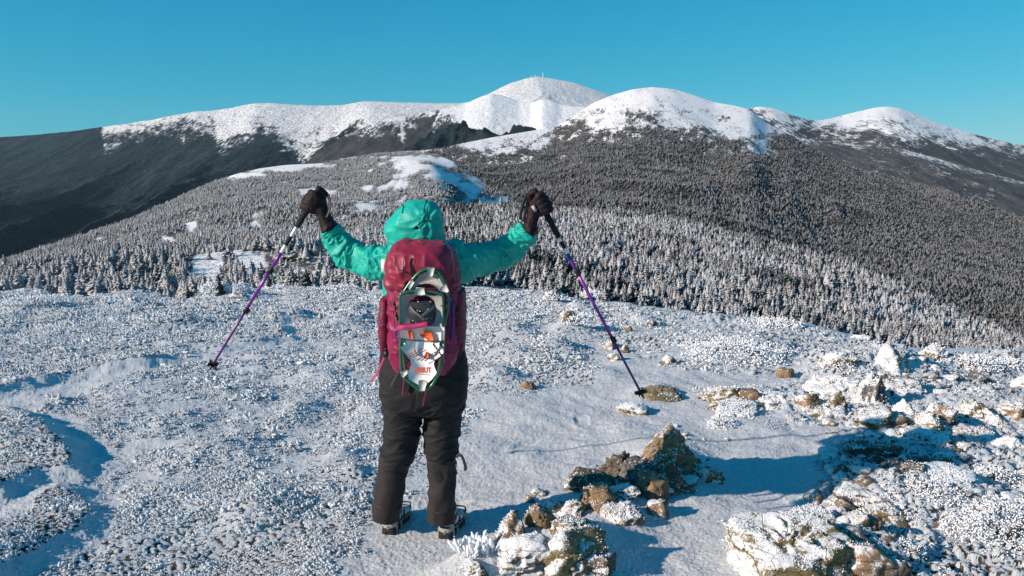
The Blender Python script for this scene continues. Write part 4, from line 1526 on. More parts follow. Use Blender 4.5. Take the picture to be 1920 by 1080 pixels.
def heath():
    r = np.random.default_rng(77)
    x, y, z, w = (HEATH[k] for k in "xyzw")
    X = np.stack([x, y, z], -1)
    a = X[:-1, :-1]
    e1, e2 = X[1:, :-1] - a, X[:-1, 1:] - a
    area = np.abs(e1[..., 0] * e2[..., 1] - e1[..., 1] * e2[..., 0])
    yy = y[:-1, :-1]
    sp = .0178 + .0032 * np.clip(yy - 3.5, 0, 9)
    inside = np.abs(x[:-1, :-1]) < .72 * yy + .4
    pn = fbm(x / .13, y / .13, 301, 3)[:-1, :-1]
    wx, wy = x * .91 + y * .41, -x * .41 + y * .91
    strk = fbm(wx / .75, wy / .17, 305, 4)[:-1, :-1]
    n = r.poisson(np.minimum(area / sp ** 2, 4) * w[:-1, :-1] * inside * (.25 + 1.2 * sstep(.34, .6, pn)) * (.22 + .95 * sstep(.40, .52, strk)))
    idx = np.repeat(np.arange(n.size), n.ravel())
    ri, ci = np.unravel_index(idx, n.shape)
    f1, f2 = r.random(len(idx))[:, None], r.random(len(idx))[:, None]
    pos = a[ri, ci] + e1[ri, ci] * f1 + e2[ri, ci] * f2
    s = (.0078 + .0014 * np.clip(pos[:, 1] - 3.5, 0, 9)) * r.lognormal(0, .36, len(idx)) * (.35 + 1.5 * fbm(pos[:, 0] / .32, pos[:, 1] / .32, 303, 4) ** 1.2)
    pos[:, 2] -= s * .15
    protos = [sprig_bag(k) for k in range(6)]
    o = forest("frosted_heath", pos, s, protos, m_sprig, 7, "low heath bristling with rime on the left half of the summit", turn=.5, wide=(.9, 1.35))
    print("SPRIGS", len(pos))


heath()

# small rubble frozen in between the stones
m_rub = rock_material("rubble_stone", (.24, .18, .11), (.13, .11, .09), (.09, .085, .08), .06)


def rubble(polys, n, label, seed, lo, hi):
    r = np.random.default_rng(seed)
    V, Fc, A = [], [], []
    off = 0
    v0, f0 = ico(3)
    for k in range(n):
        q = polys[int(r.integers(len(polys)))]
        u_, v_ = q[0] + q[2] * r.normal(0, .5), q[1] + q[3] * r.normal(0, .5)
        c = gp(u_, v_)
        s = r.uniform(lo, hi) * r.lognormal(0, .3)
        pn = r.normal(0, 1, (9, 3))
        pn /= np.linalg.norm(pn, axis=1)[:, None]
        d = np.maximum(v0 @ pn.T, 1e-3) / r.uniform(.5, .9, 9)
        rad = np.minimum(1 / ((d ** 18).sum(1) ** (1 / 18)), 1.3)
        p = v0 * rad[:, None] * (1 + (fbm3(v0 * 3 + k, k, 2) - .5)[:, None] * .3) * np.array([1, .9, .7]) * s
        nn = vnormals(p, f0)
        A.append(nn @ np.array([-.45, -.2, .87]) * .5 + .22 + r.uniform(-.2, .15))
        V.append(p + c + [0, 0, s * .12])
        Fc.append(f0 + off)
        off += len(v0)
    o = obj("rubble", np.concatenate(V), np.concatenate(Fc), m_rub, attrs={"rime": np.concatenate(A)})
    tag(o, label, None, None, "stuff")


rubble([(1130, 915, 110, 50), (1220, 900, 90, 40), (1060, 985, 90, 40), (1030, 1050, 90, 30), (1280, 850, 50, 60)], 110, "small frosted rubble between the stones of the central pile", 5, .018, .045)
rubble([(1560, 745, 130, 30), (1660, 800, 120, 30), (1800, 790, 120, 26), (1640, 870, 120, 30), (1640, 960, 120, 40), (1560, 1040, 110, 40), (1780, 850, 140, 40), (1720, 720, 120, 24), (1820, 940, 140, 60), (1400, 750, 90, 20), (1680, 700, 80, 24)], 420, "frosted rubble scattered among the stones on the right", 6, .022, .06)
# ------------------------------------------------------------------ the hiker
from mathutils.geometry import tessellate_polygon


def depth_at(u, v, Y):
    return Y / ray(u, v)[1]


def pr(px, v, Y):
    return px * depth_at(900, v, Y) / F


def fabric(name, col, rough=.55, weave=900.0, sheen=.02, spec=.35, bump=.0006, vary=.18):
    m = Mat(name, rough, spec=spec)
    n = m.noise(14.0, 4, .6)
    dk = tuple(c * (1 - vary) for c in col)
    m.color(m.mix(n, dk, col))
    m.b.inputs["Sheen Weight"].default_value = sheen
    m.bump(m.math('ADD', m.noise(weave, 2), m.math('MULTIPLY', m.noise(130.0, 3, .6), 3.0)), bump, .5)
    return m.m


m_teal = fabric("teal_shell_fabric", (.004, .40, .32), .5)
m_lining = fabric("dark_teal_lining", (.01, .10, .10), .7)
m_black = fabric("black_trouser_fabric", (.017, .017, .019), .75, spec=.2)
m_gaiter = fabric("brown_black_gaiter_fabric", (.030, .024, .026), .7, spec=.2)
m_glove = fabric("dark_glove_leather", (.019, .010, .012), .65, spec=.2)
m_pack = fabric("magenta_pack_fabric", (.22, .008, .060), .5)
m_lid = fabric("crimson_lid_fabric", (.24, .016, .045), .45)
m_pocket = fabric("dark_magenta_pocket_fabric", (.15, .008, .035), .6)
m_strap = fabric("magenta_webbing", (.42, .015, .12), .6)
m_web = fabric("black_webbing", (.02, .02, .022), .6)
m_skin = Mat("skin", .5, (.45, .26, .19)).m
m_patch = Mat("reflective_patch", .4, (.75, .75, .75)).m
m_rubber = Mat("black_rubber", .6, (.018, .018, .018)).m
m_bootg = Mat("grey_boot_fabric", .7, (.16, .16, .16))
m_bootg.color(m_bootg.mix(m_bootg.smooth(m_bootg.noise(34.0, 2), .45, .55), (.55, .55, .54), (.035, .035, .035)))
m_bootg = m_bootg.m
m_steel = Mat("steel_chain", .35, (.55, .55, .55))
m_steel.b.inputs["Metallic"].default_value = .9
m_steel = m_steel.m

FEET = np.array([-.47, 3.88, 0.0])
person = None


def under(o, root):
    o.parent = root
    o.location = -Vector(root.location)
    return o


def ring(u, v, Y, hw_px, hd, n=40, p=2.3, yoff=0.0):
    c = P(u, v, Y + yoff)
    hw = pr(hw_px, v, Y)
    a = np.linspace(0, 2 * np.pi, n, endpoint=False)
    ca, sa = np.cos(a), np.sin(a)
    x = np.sign(ca) * np.abs(ca) ** (2 / p) * hw
    y = np.sign(sa) * np.abs(sa) ** (2 / p) * hd
    return np.stack([c[0] + x, c[1] + y, np.full(n, c[2])], 1)


def loft_px(bag, rows, n=40, res=60, p=2.3):
    """rows (u, v, Y, half width px, half depth m) resampled smoothly"""
    rr = catmull(rows, res)
    loft(bag, [ring(*q[:4], q[4], n, p) for q in rr])


def pxpath(pts, n=60):
    q = catmull(pts, n)
    return np.array([P(a[0], a[1], a[2]) for a in q]), np.array([pr(a[3], a[1], a[2]) for a in q])


def sleeve_wr(seed, amp):
    def f(s, ph):
        p = np.stack([s / .030 + .9 * np.sin(ph + seed) + .5 * np.sin(2 * ph), np.cos(ph) * 1.1 + seed, np.sin(ph) * 1.1], -1)
        r = (1 - np.abs(2 * vnoise3(p, seed) - 1)) ** 3.5
        p2 = np.stack([s / .062 - 1.1 * np.sin(ph), np.cos(ph) * .8 + seed * 2, np.sin(ph) * .8], -1)
        r2 = (1 - np.abs(2 * vnoise3(p2, seed + 4) - 1)) ** 3
        return amp * (r * .6 + r2 * .8 - .40)
    return f


LEFT_ARM = [(772, 482, 3.85, 30), (752, 485, 3.86, 32), (735, 490, 3.87, 34), (712, 491, 3.90, 31), (690, 488, 3.95, 26.5), (668, 483, 3.99, 24.5), (650, 474, 4.01, 24), (636, 460, 4.0, 22), (626, 445, 3.99, 19.5), (617.5, 428, 3.98, 17)]
RIGHT_ARM = [(815, 480, 3.85, 30), (838, 484, 3.86, 34), (860, 491, 3.87, 35), (882, 491, 3.90, 31), (906, 486, 3.95, 26.5), (928, 479, 3.99, 24.5), (947, 472, 4.01, 24.5), (964, 459, 4.0, 24), (979, 446, 3.99, 21), (991, 433, 3.98, 17)]
LLEG = [(754, 715, 3.87, 40), (755, 762, 3.87, 38), (754, 790, 3.87, 35.5), (751, 825, 3.88, 33), (744, 856, 3.88, 30.5), (736, 881, 3.88, 27.5), (730.5, 918, 3.88, 27), (725.5, 952, 3.88, 25), (722.5, 972, 3.88, 23)]
RLEG = [(834, 715, 3.87, 40), (833, 762, 3.87, 38), (829.5, 788, 3.87, 35.5), (827.5, 825, 3.87, 32), (827.5, 855, 3.86, 28.5), (829, 881, 3.86, 27), (829, 918, 3.85, 25.5), (828, 955, 3.85, 24.5), (828, 976, 3.85, 23)]
TORSO = [(794, 705, 3.86, 78, .140), (792, 660, 3.87, 76, .140), (790, 610, 3.87, 71, .130), (789, 560, 3.87, 69, .130), (789, 520, 3.87, 71, .130), (790, 496, 3.87, 74, .120), (789, 478, 3.87, 66, .105), (788, 464, 3.87, 48, .09), (785, 450, 3.87, 34, .075)]

# the body: one continuous figure inside the clothes
HEADC = P(783, 426, 3.86)
FACE = np.array([-.58, .81, -.12])
FACE /= np.linalg.norm(FACE)
bb = Bag()
loft_px(bb, [(a, b, c, d - 9, e - .03) for a, b, c, d, e in TORSO], 32, 30)
loft_px(bb, [(794, 756, 3.86, 44, .07), (794, 738, 3.86, 62, .10), (794, 690, 3.86, 66, .10)], 32, 14)
for arm in (LEFT_ARM, RIGHT_ARM):
    p, r = pxpath(arm, 40)
    tube(bb, p, r - .016, 20)
for leg in (LLEG, RLEG):
    p, r = pxpath(leg, 40)
    tube(bb, p, r - .016, 20)
tube(bb, [P(786, 470, 3.87), P(782, 445, 3.87), HEADC], [.058, .055, .055], 20)
v, f = ico(4)
fx = np.cross([0, 0, 1.0], FACE)
fx /= np.linalg.norm(fx)
fz = np.cross(FACE, fx)


def headp(a, b, c):
    return HEADC + fx * a + FACE * b + fz * c


hv = HEADC + v[:, :1] * fx * .075 + v[:, 1:2] * FACE * .093 + v[:, 2:] * fz * .108
bb.add(hv, None, f)
for (a, b, c, r_) in ((0, .094, -.012, .013), (0, .097, -.024, .015), (.018, .080, -.052, .016), (-.018, .080, -.052, .016), (0, .080, -.088, .024), (.032, .076, .014, .014), (-.032, .076, .014, .014), (.076, -.005, -.005, .02), (-.076, -.005, -.005, .02)):
    bb.add(v * r_ + headp(a, b, c), None, f)
person = remeshed("person", bb, m_skin, None, .009, 4)
co = np.empty(len(person.data.vertices) * 3, np.float32)
person.data.vertices.foreach_get("co", co)
person.data.vertices.foreach_set("co", (co.reshape(-1, 3) - FEET).astype(np.float32).ravel())
person.data.update()
person.location = FEET
tag(person, "hiker in a teal hooded jacket and black trousers, arms raised, back turned", "person")
eyes = Bag()
for sx in (-.030, .030):
    eyes.add(v * .0115 + headp(sx, .087, .012), None, f)
under(eyes.build("eye", Mat("dark_eye", .2, (.03, .02, .015)).m), person)

# jacket with sleeves: one surface
jb = Bag()
loft_px(jb, TORSO, 48, 60)
for arm, sd in ((LEFT_ARM, 3), (RIGHT_ARM, 8)):
    p, r = pxpath(arm, 130)
    tube(jb, p, r, 64, wr=sleeve_wr(sd, .024))


def jacket_fold(co, no):
    n = fbm3(co * np.array([22., 22., 22.]) + 3, 5, 3)
    r = (1 - np.abs(2 * vnoise3(co * np.array([30., 18., 24.]), 9) - 1)) ** 3
    return (n - .5) * .008 + r * .004


jacket = under(remeshed("jacket", jb, m_teal, None, .0038, 1, jacket_fold), person)
cu = Bag()
for arm in (LEFT_ARM, RIGHT_ARM):
    p, r = pxpath(arm, 60)
    tube(cu, p[-5:], r[-5:] + .0025, 32)
    under(cu.build("cuff", m_teal), person)
    cu = Bag()
b = Bag()
pp = [P(604, 452, 3.97), P(602, 462, 3.965), P(596, 470, 3.96), P(590, 478, 3.96)]
tube(b, catmull(pp, 16), .0028, 6)
tube(b, catmull([P(600, 462, 3.965), P(599, 470, 3.96), P(594, 477, 3.96)], 10), .0022, 6)
under(b.build("cuff_cord", m_web), person)
b = Bag()
c = P(721.5, 498, 3.715)
box(b, c, np.array([pr(6.0, 498, 3.71), .004, 0]), (0, .004, 0), (0, 0, pr(11.5, 498, 3.71)))
under(b.build("reflective_patch", m_patch, smooth=False), person)

# hood
HC = [(720, 436), (724, 420), (731, 408), (738, 400), (748, 391), (757, 384), (769, 379), (785, 376.5), (799, 377), (811, 380), (821, 388), (828, 400), (830, 416), (831, 432), (834, 452), (836, 466), (820, 476), (790, 480), (760, 478), (742, 470), (731, 461), (725, 449)]
hc = catmull(HC + HC[:1], 97)[:-1]
ctr = np.array([781, 424.0])
nb = 56
beta = np.linspace(.02, np.pi - .02, nb)
rows = []
for be in beta:
    k = math.sin(be) ** .72
    d = -math.cos(be)            # -1 towards the camera
    Yd = 3.855 + d * (.132 if d < 0 else .125)
    q = ctr + (hc - ctr) * k
    rows.append(P(q[:, 0], q[:, 1] + (3 if d < 0 else 0) * (1 - k), Yd))
H_ = np.array(rows)
Hc = H_.reshape(-1, 3)
tri = grid_faces(nb, 96, True)
cen = Hc.mean(0)
nrm = (Hc - cen) / np.linalg.norm(Hc - cen, axis=1)[:, None]
cord = P(801, 411, 3.735)
dd = Hc - cord
ang = np.arctan2(dd[:, 2], dd[:, 0])
rad = np.linalg.norm(dd * np.array([1, .6, 1]), axis=1)
fold = (1 - np.abs(2 * vnoise3(np.stack([np.cos(ang) * 3.4, np.sin(ang) * 3.4, rad * 9], 1), 21) - 1)) ** 2.2
crump = fold * .020 * np.exp(-(rad / .085) ** 2) * sstep(0, .02, rad) - .012 * np.exp(-(rad / .02) ** 2)
wr_ = (1 - np.abs(2 * vnoise3(Hc * np.array([14, 10, 26.0]), 33) - 1)) ** 3 * .010 + (fbm3(Hc * 16, 2, 3) - .5) * .014
Hc = Hc + nrm * (crump + wr_ - .004)[:, None]
facing = nrm @ FACE
fq = tri[(facing[tri].min(1) < .80)]
hood = obj("hood", Hc, fq, m_teal)
sm_ = hood.modifiers.new("thick", 'SOLIDIFY')
sm_.thickness = .006
sm_.offset = -1
ss = hood.modifiers.new("sub", 'SUBSURF')
ss.levels = ss.render_levels = 1
under(hood, person)
# seams of the hood's panels
for sg in (-1, 1):
    dirs = [np.array([sg * .42, -.9, .62 - .001]), np.array([sg * .46, -.55, .95]), np.array([sg * .50 - .15, 0, 1.0]), np.array([sg * .55 - .4, .4, .85])]
    pl = []
    for q in catmull(dirs, 26):
        q = q / np.linalg.norm(q)
        pl.append(Hc[np.argmax(nrm @ q)] + q * .002)
    pl = np.array(pl)
    for _ in range(3):
        pl[1:-1] = (pl[:-2] + pl[1:-1] * 2 + pl[2:]) / 4
    b = Bag()
    tube(b, pl, .0026, 6)
    under(b.build("hood_seam", m_lining), person)
# brim: a stiff dark edge round the face opening
edge_ring = []
for a in np.linspace(0, 2 * np.pi, 40, endpoint=False):
    dvec = FACE * .80 + (fx * math.cos(a) + fz * math.sin(a)) * .60
    k = np.argmax(nrm @ dvec)
    edge_ring.append(Hc[k])
er = np.array(edge_ring)
er = (er + np.roll(er, 1, 0) + np.roll(er, -1, 0)) / 3
b = Bag()
tube(b, np.vstack([er, er[:2]]), .006, 8, cap=False)
under(b.build("hood_brim", m_lining), person)
b = Bag()
tube(b, catmull([P(799, 408, 3.722), P(802, 412, 3.718), P(806, 416, 3.722)], 8), [.003, .005, .006, .006, .005, .005, .004, .003], 8)
under(b.build("hood_cord_lock", m_lining), person)

# trousers
tb = Bag()
loft_px(tb, [(793, 640, 3.865, 74, .14), (794, 665, 3.86, 80, .15), (795, 700, 3.855, 83, .16), (795, 730, 3.855, 81.5, .16), (793.5, 752, 3.86, 78, .145), (793.5, 768, 3.865, 60, .11)], 48, 50, 2.5)
for leg, sd in ((LLEG, 2), (RLEG, 6)):
    p, r = pxpath(leg, 110)
    tube(tb, p, r * .955, 56)


def trouser_fold(co, no):
    z = co[:, 2]
    side = np.where(co[:, 0] < -.47, 0.0, 3.7)
    p = np.stack([co[:, 0] * 6 + side, co[:, 1] * 6, z * 21 + co[:, 0] * 7], 1)
    r = (1 - np.abs(2 * vnoise3(p, 12) - 1)) ** 2.2
    p2 = np.stack([co[:, 0] * 11 + side, co[:, 1] * 11, z * 38 - co[:, 0] * 14], 1)
    r2 = (1 - np.abs(2 * vnoise3(p2, 17) - 1)) ** 2.5
    w = .35 + .9 * np.exp(-((z - .68) / .10) ** 2) + 1.0 * np.exp(-((z - .50) / .09) ** 2)
    return (r * .013 + r2 * .007 - .005) * np.clip(w, 0, 1.2) + (fbm3(co * 20, 4, 2) - .5) * .006


trousers = under(remeshed("trousers", tb, m_black, None, .0055, 2, trouser_fold), person)

for leg, sd, vt in ((LLEG, 21, 857), (RLEG, 25, 857)):
    lg = [q for q in leg if q[1] > 820]
    p, r = pxpath(lg, 90)
    vv = catmull(lg, 90)[:, 1]
    k = vv > vt
    p, r = p[k], r[k] * .955 + .004

    def gwr(s, ph, sd=sd):
        q = np.stack([s / .09 + .6 * np.sin(ph + sd), np.cos(ph) * .9 + sd, np.sin(ph) * .9], -1)
        r1 = (1 - np.abs(2 * vnoise3(q, sd) - 1)) ** 2.0
        q2 = np.stack([s / .03, np.cos(ph) * 1.3 + sd, np.sin(ph) * 1.3], -1)
        return r1 * .010 - .004 + (vnoise3(q2, sd + 2) - .5) * .004 + .004 * (s > s.max() - .09)
    b = Bag()
    tube(b, p, r, 56, wr=gwr)
    g = under(b.build("gaiter", m_gaiter), person)
    b = Bag()
    tube(b, p[-22:-19] , r[-22:-19] + .006, 40)
    under(b.build("gaiter_strap", m_web), person)
b = Bag()
tube(b, catmull([P(855, 856, 3.80), P(863, 853, 3.79), P(869, 862, 3.785), P(873, 878, 3.785), P(870, 881, 3.785)], 18), .0085, 6, flat=.25)
tube(b, catmull([P(856, 866, 3.80), P(857, 876, 3.79)], 6), .008, 6, flat=.3)
under(b.build("gaiter_buckle_strap", m_web), person)


def boot(hu, hv_, tu_, tv_):
    hx = np.array(hit(np.array([hu]), np.array([hv_]))).ravel()
    hx[2] = 0
    tx = np.array(hit(np.array([tu_]), np.array([tv_]))).ravel()
    d = tx - hx
    d[2] = 0
    d /= np.linalg.norm(d)
    s = np.array([d[1], -d[0], 0])
    z0 = .003
    L = .285

    def sec(x, hw, zb, zt, n=24, pw=3.2):
        a = np.linspace(0, 2 * np.pi, n, endpoint=False)
        ca, sa = np.cos(a), np.sin(a)
        yy = np.sign(ca) * np.abs(ca) ** (2 / pw) * hw
        zz = (zb + zt) / 2 + np.sign(sa) * np.abs(sa) ** (2 / pw) * (zt - zb) / 2
        return hx + d * x + s * yy[:, None] + np.array([0, 0, 1]) * zz[:, None]
    up = Bag()
    loft(up, [sec(*q) for q in ((.006, .018, z0 + .03, .085), (.012, .034, z0 + .022, .115), (.04, .040, z0 + .02, .135), (.08, .040, z0 + .02, .13), (.12, .041, z0 + .02, .11), (.17, .048, z0 + .02, .085), (.22, .049, z0 + .02, .072), (.26, .040, z0 + .022, .062), (.280, .018, z0 + .026, .05))])
    o = obj("boot", data=up.mesh("boot", m_bootg))
    under(o, person)
    so = Bag()
    loft(so, [sec(x, w, z0 + zb, z0 + .032, 24, 6) for x, w, zb in ((-.004, .02, .012), (.002, .036, .0), (.05, .042, .0), (.09, .038, .003), (.11, .038, .008), (.15, .047, .003), (.2, .052, .0), (.25, .045, .004), (.282, .022, .014))])
    obj("sole", data=so.mesh("sole", m_rubber), parent=o)
    hp = Bag()
    loft(hp, [sec(x, w, z0 + .034, .088, 24, 3.2) for x, w in ((-.001, .012), (.003, .024), (.012, .0375), (.03, .0435))])
    obj("heel_patch", data=hp.mesh("heel_patch", Mat("pale_heel_fabric", .7, (.30, .30, .29)).m), parent=o)
    # spikes: rubber band round the boot and links of chain under it
    ba = Bag()
    lp = []
    for a in np.linspace(0, 2 * np.pi, 40, endpoint=False):
        x = .14 - .145 * math.cos(a)
        w = (.046 if x > .1 else .044) * abs(math.sin(a)) ** .6 * (1 if math.sin(a) > 0 else -1)
        z = .048 + .022 * (math.cos(a) * .5 + .5) ** 2 + .02 * math.exp(-((x - .27) / .05) ** 2)
        lp.append(hx + d * x + s * w * 1.06 + np.array([0, 0, z]))
    lp = np.array(lp + lp[:2])
    tube(ba, lp, .0042, 8, cap=False)
    obj("spike_band", data=ba.mesh("spike_band", m_rubber), parent=o)
    for x, y in ((.02, .040), (.02, -.040), (.075, .044), (.075, -.044), (.19, .053), (.19, -.053), (-.004, 0)):
        ch = Bag()
        top = hx + d * x + s * y * 1.02 + np.array([0, 0, .052])
        bot = hx + d * (x + .012) + s * y * .95 + np.array([0, 0, .004])
        for k in range(4):
            c0 = top + (bot - top) * (k + .5) / 4
            aa = np.linspace(0, 2 * np.pi, 13)
            e1 = (bot - top) / np.linalg.norm(bot - top)
            e2 = d if k % 2 else np.cross(e1, d)
            tube(ch, c0 + e1 * (np.cos(aa) * .009)[:, None] + e2 * (np.sin(aa) * .0045)[:, None], .0016, 5, cap=False)
        obj("chain_link", data=ch.mesh("chain_link", m_steel), parent=o)


boot(728, 1004, 757, 968)
boot(834, 1013, 864, 970)


# gloves closed round the grips
def glove(axis_b, axis_t, pal, wrist, arm, side, Y):
    """side -1: fingers lie to the left of the grip as seen in the photo"""
    b = Bag()
    A, B = np.array(axis_b, float), np.array(axis_t, float)
    ax = (B - A) / np.linalg.norm(B - A)
    pe = np.array([ax[1], -ax[0]])
    if pe[0] * side < 0:
        pe = -pe
    # gauntlet and wrist
    a0 = np.array(arm[-1][:2])
    dirv = np.array(pal) - a0
    pts = [(*(a0 - dirv * .12), Y - .0, 18.5), (*a0, Y, 18.8), (*(a0 + dirv * .22), Y, 17.5), (*(a0 + dirv * .45), Y, 15), (*(a0 + dirv * .65), Y, 14.5), (*(a0 + dirv * .9), Y, 16), (*(a0 + dirv * 1.12), Y, 13.5)]
    p, r = pxpath(pts, 50)
    tube(b, p, r, 28, flat=.8, wr=lambda s, ph: .005 * np.sin(s / .010 + np.sin(ph)) * sstep(.10, .0, s))
    # back of the hand
    c = np.array(pal)
    for k in range(4):
        t = (k + .5) / 4
        q = A + (B - A) * (.10 + .78 * t)
        lens = (.95, 1.08, 1.0, .85)[k]
        rr = pr(6.9 - .5 * abs(k - 1.3), 385, Y)
        st = c + (q - c) * .35 - pe * 2
        pth = [P(*st, Y - .022), P(*(q + pe * 4), Y - .036), P(*(q + pe * 12.5 * lens), Y - .020), P(*(q + pe * 13.5 * lens), Y + .010), P(*(q + pe * 6), Y + .036), P(*(q - pe * 5), Y + .036), P(*(q - pe * 9), Y + .022)]
        pth = catmull(pth, 34)
        n = len(pth)
        tube(b, pth, rr * np.concatenate([np.linspace(1.0, 1.12, n // 2), np.linspace(1.1, .85, n - n // 2)]), 14)
    # thumb laid over the grip from the palm side
    q = A + (B - A) * .80
    pth = catmull([P(*(c - pe * 4 + ax * 2), Y + .01), P(*(q - pe * 11 + ax * 0), Y + .002), P(*(q - pe * 7 + ax * 9), Y - .012), P(*(q + pe * 1 + ax * 11), Y - .024), P(*(q + pe * 6 + ax * 9), Y - .026)], 26)
    tube(b, pth, np.concatenate([np.linspace(.021, .018, 16), np.linspace(.018, .013, 10)]), 14)

    def fold(co, no):
        rdg = (1 - np.abs(2 * vnoise3(co * 42, 3) - 1)) ** 2.5
        return rdg * .0035 + (fbm3(co * 30, 8, 2) - .5) * .004
    return under(remeshed("glove", b, m_glove, None, .0042, 2, fold), person)


HY = 3.98
LB, LT = (577, 402), (599, 357)
RB, RT = (1023, 407), (1001, 360)
glove(LB, LT, (600, 388), None, LEFT_ARM, -1, HY)
gr_ = glove(RB, RT, (1003, 392), None, RIGHT_ARM, 1, HY)
b = Bag()
c = P(1001.5, 391, HY - .052)
e1 = P(1005, 396.5, HY - .052) - P(998, 386.5, HY - .050)
box(b, c, e1 * .5, np.cross(e1, [0, 1, 0]) * .25, (0, .004, 0))
under(b.build("glove_logo", Mat("grey_print", .6, (.42, .38, .38)).m, smooth=False), person)

# ------------------------------------------------------------------ trekking poles
m_purple = Mat("purple_anodised_shaft", .3, (.20, .03, .30), spec=.6)
m_purple.b.inputs["Metallic"].default_value = .35
m_purple = m_purple.m
m_purple2 = Mat("dark_purple_shaft", .35, (.12, .018, .17), spec=.5).m
m_foam = Mat("black_foam_grip", .85, (.016, .016, .017)).m
m_white = Mat("white_print", .4, (.80, .80, .80)).m
m_plast = Mat("black_plastic", .4, (.015, .015, .016)).m


def pole(top, tip, Y0, Y1, segs, locks, basket_t, label, strap_pts):
    """segs: (t0, t1, radius, material, part name) along the pole from the grip's head to the tip"""
    A, B = P(*top, Y0), P(*tip, Y1)
    ax = (B - A) / np.linalg.norm(B - A)
    L = np.linalg.norm(B - A)
    o = empty("trekking_pole", B, label, "trekking pole", "pair of trekking poles")
    at = lambda t: A + (B - A) * t
    e1 = np.cross(ax, [0, 1, 0])
    e1 /= np.linalg.norm(e1)
    e2 = np.cross(ax, e1)
    for t0, t1, r, m, nm in segs:
        b = Bag()
        if nm == "grip":
            ts = np.linspace(t0, t1, 24)
            rr = r * (1 + .10 * np.sin(np.linspace(0, 24, 24)) + .25 * np.exp(-((ts - t0) / .03) ** 2))
            rr[0] *= .5
            tube(b, [at(t) for t in ts], rr, 14)
        else:
            tube(b, [at(t0), at((t0 + t1) / 2), at(t1)], [r, r, r * .985], 14)
        under(b.build(nm, m), o)
    for t in locks:
        b = Bag()
        tube(b, [at(t - .016), at(t - .012), at(t + .012), at(t + .016)], [.009, .0125, .0125, .009], 12)
        box(b, at(t) - e2 * 0 + e1 * .013, ax * .014, e1 * .0045, e2 * .006)
        tube(b, [at(t + .006) + e1 * .010 - e2 * .012, at(t + .006) + e1 * .010 + e2 * .012], .0035, 8)
        under(b.build("lock_lever", m_plast), o)
    b = Bag()
    c = at(basket_t)
    tube(b, [c - ax * .012, c + ax * .012], [.009, .012], 12)
    for k in range(4):
        a = k * math.pi / 2 + .5
        dv = e1 * math.cos(a) + e2 * math.sin(a)
        sv_ = e1 * -math.sin(a) + e2 * math.cos(a)
        pth = [c + dv * .006, c + dv * .022 + sv_ * .004, c + dv * .034, c + dv * .036]
        tube(b, catmull(pth, 8), [.007, .009, .0105, .011, .011, .010, .008, .004], 8, flat=.4)
    aa = np.linspace(0, 2 * np.pi, 30)
    tube(b, [c + (e1 * math.cos(q) + e2 * math.sin(q)) * .021 for q in aa], .004, 6, cap=False)
    under(b.build("basket", m_plast), o)
    b = Bag()
    tube(b, [at(basket_t), at(basket_t + .02), B - ax * .008, B], [.0065, .006, .0045, .002], 10)
    under(b.build("tip", m_plast), o)
    for sp in strap_pts:
        b = Bag()
        tube(b, catmull([P(*q) for q in sp], 26), .0085, 6, flat=.2)
        under(b.build("wrist_strap", m_web), o)
    return o


def seglist(p):
    g, w1, d1, w2, pu, lk, mid = p
    return [(.0, g, .0155, m_foam, "grip"), (g, w1, .0095, m_white, "printed_shaft"), (w1, d1, .0108, m_foam, "foam_sleeve"), (d1, w2, .0095, m_white, "printed_shaft"), (w2, lk, .0098, m_purple, "upper_shaft"), (lk, mid, .0088, m_purple, "middle_shaft"), (mid, .965, .0068, m_purple2, "lower_shaft")]


pole((600, 354), (393, 694), HY, 4.30, seglist((.19, .24, .285, .325, .38, .42, .645)), (.425, .645), .965,
     "purple trekking pole in the left glove, its basket over the frosted heath",
     [[(599, 354, HY), (608, 358, HY - .01), (616, 368, HY - .02), (619, 382, HY - .03), (617, 396, HY - .035), (612, 408, HY - .045)]])
pole((1001, 357), (1208, 748), HY, 4.16, seglist((.21, .23, .26, .285, .33, .375, .695)), (.375, .70), .965,
     "purple trekking pole in the right glove, its basket over the icy path",
     [[(1002, 357, HY), (992, 362, HY), (983, 378, HY - .02), (977, 398, HY - .03), (975, 412, HY - .035)],
      [(1002, 358, HY), (995, 367, HY), (988, 384, HY - .015), (984, 402, HY - .03), (981, 416, HY - .045)]])

# ------------------------------------------------------------------ backpack
PK = P(794, 700, 3.6)
pack = empty("backpack", PK, "magenta hiking backpack worn by the hiker", "backpack")


def fold_fn(sd, amp, fz_=14.0):
    def f(co, no):
        p = np.stack([co[:, 0] * 9, co[:, 1] * 9, co[:, 2] * fz_ + co[:, 0] * 9], 1)
        r = (1 - np.abs(2 * vnoise3(p, sd) - 1)) ** 2
        r2 = (1 - np.abs(2 * vnoise3(co * np.array([26, 26, 34.0]), sd + 3) - 1)) ** 2.6
        return amp * (r * .65 + r2 * .5 - .4) * (.4 + 1.2 * fbm3(co * 7, sd + 9, 2))
    return f


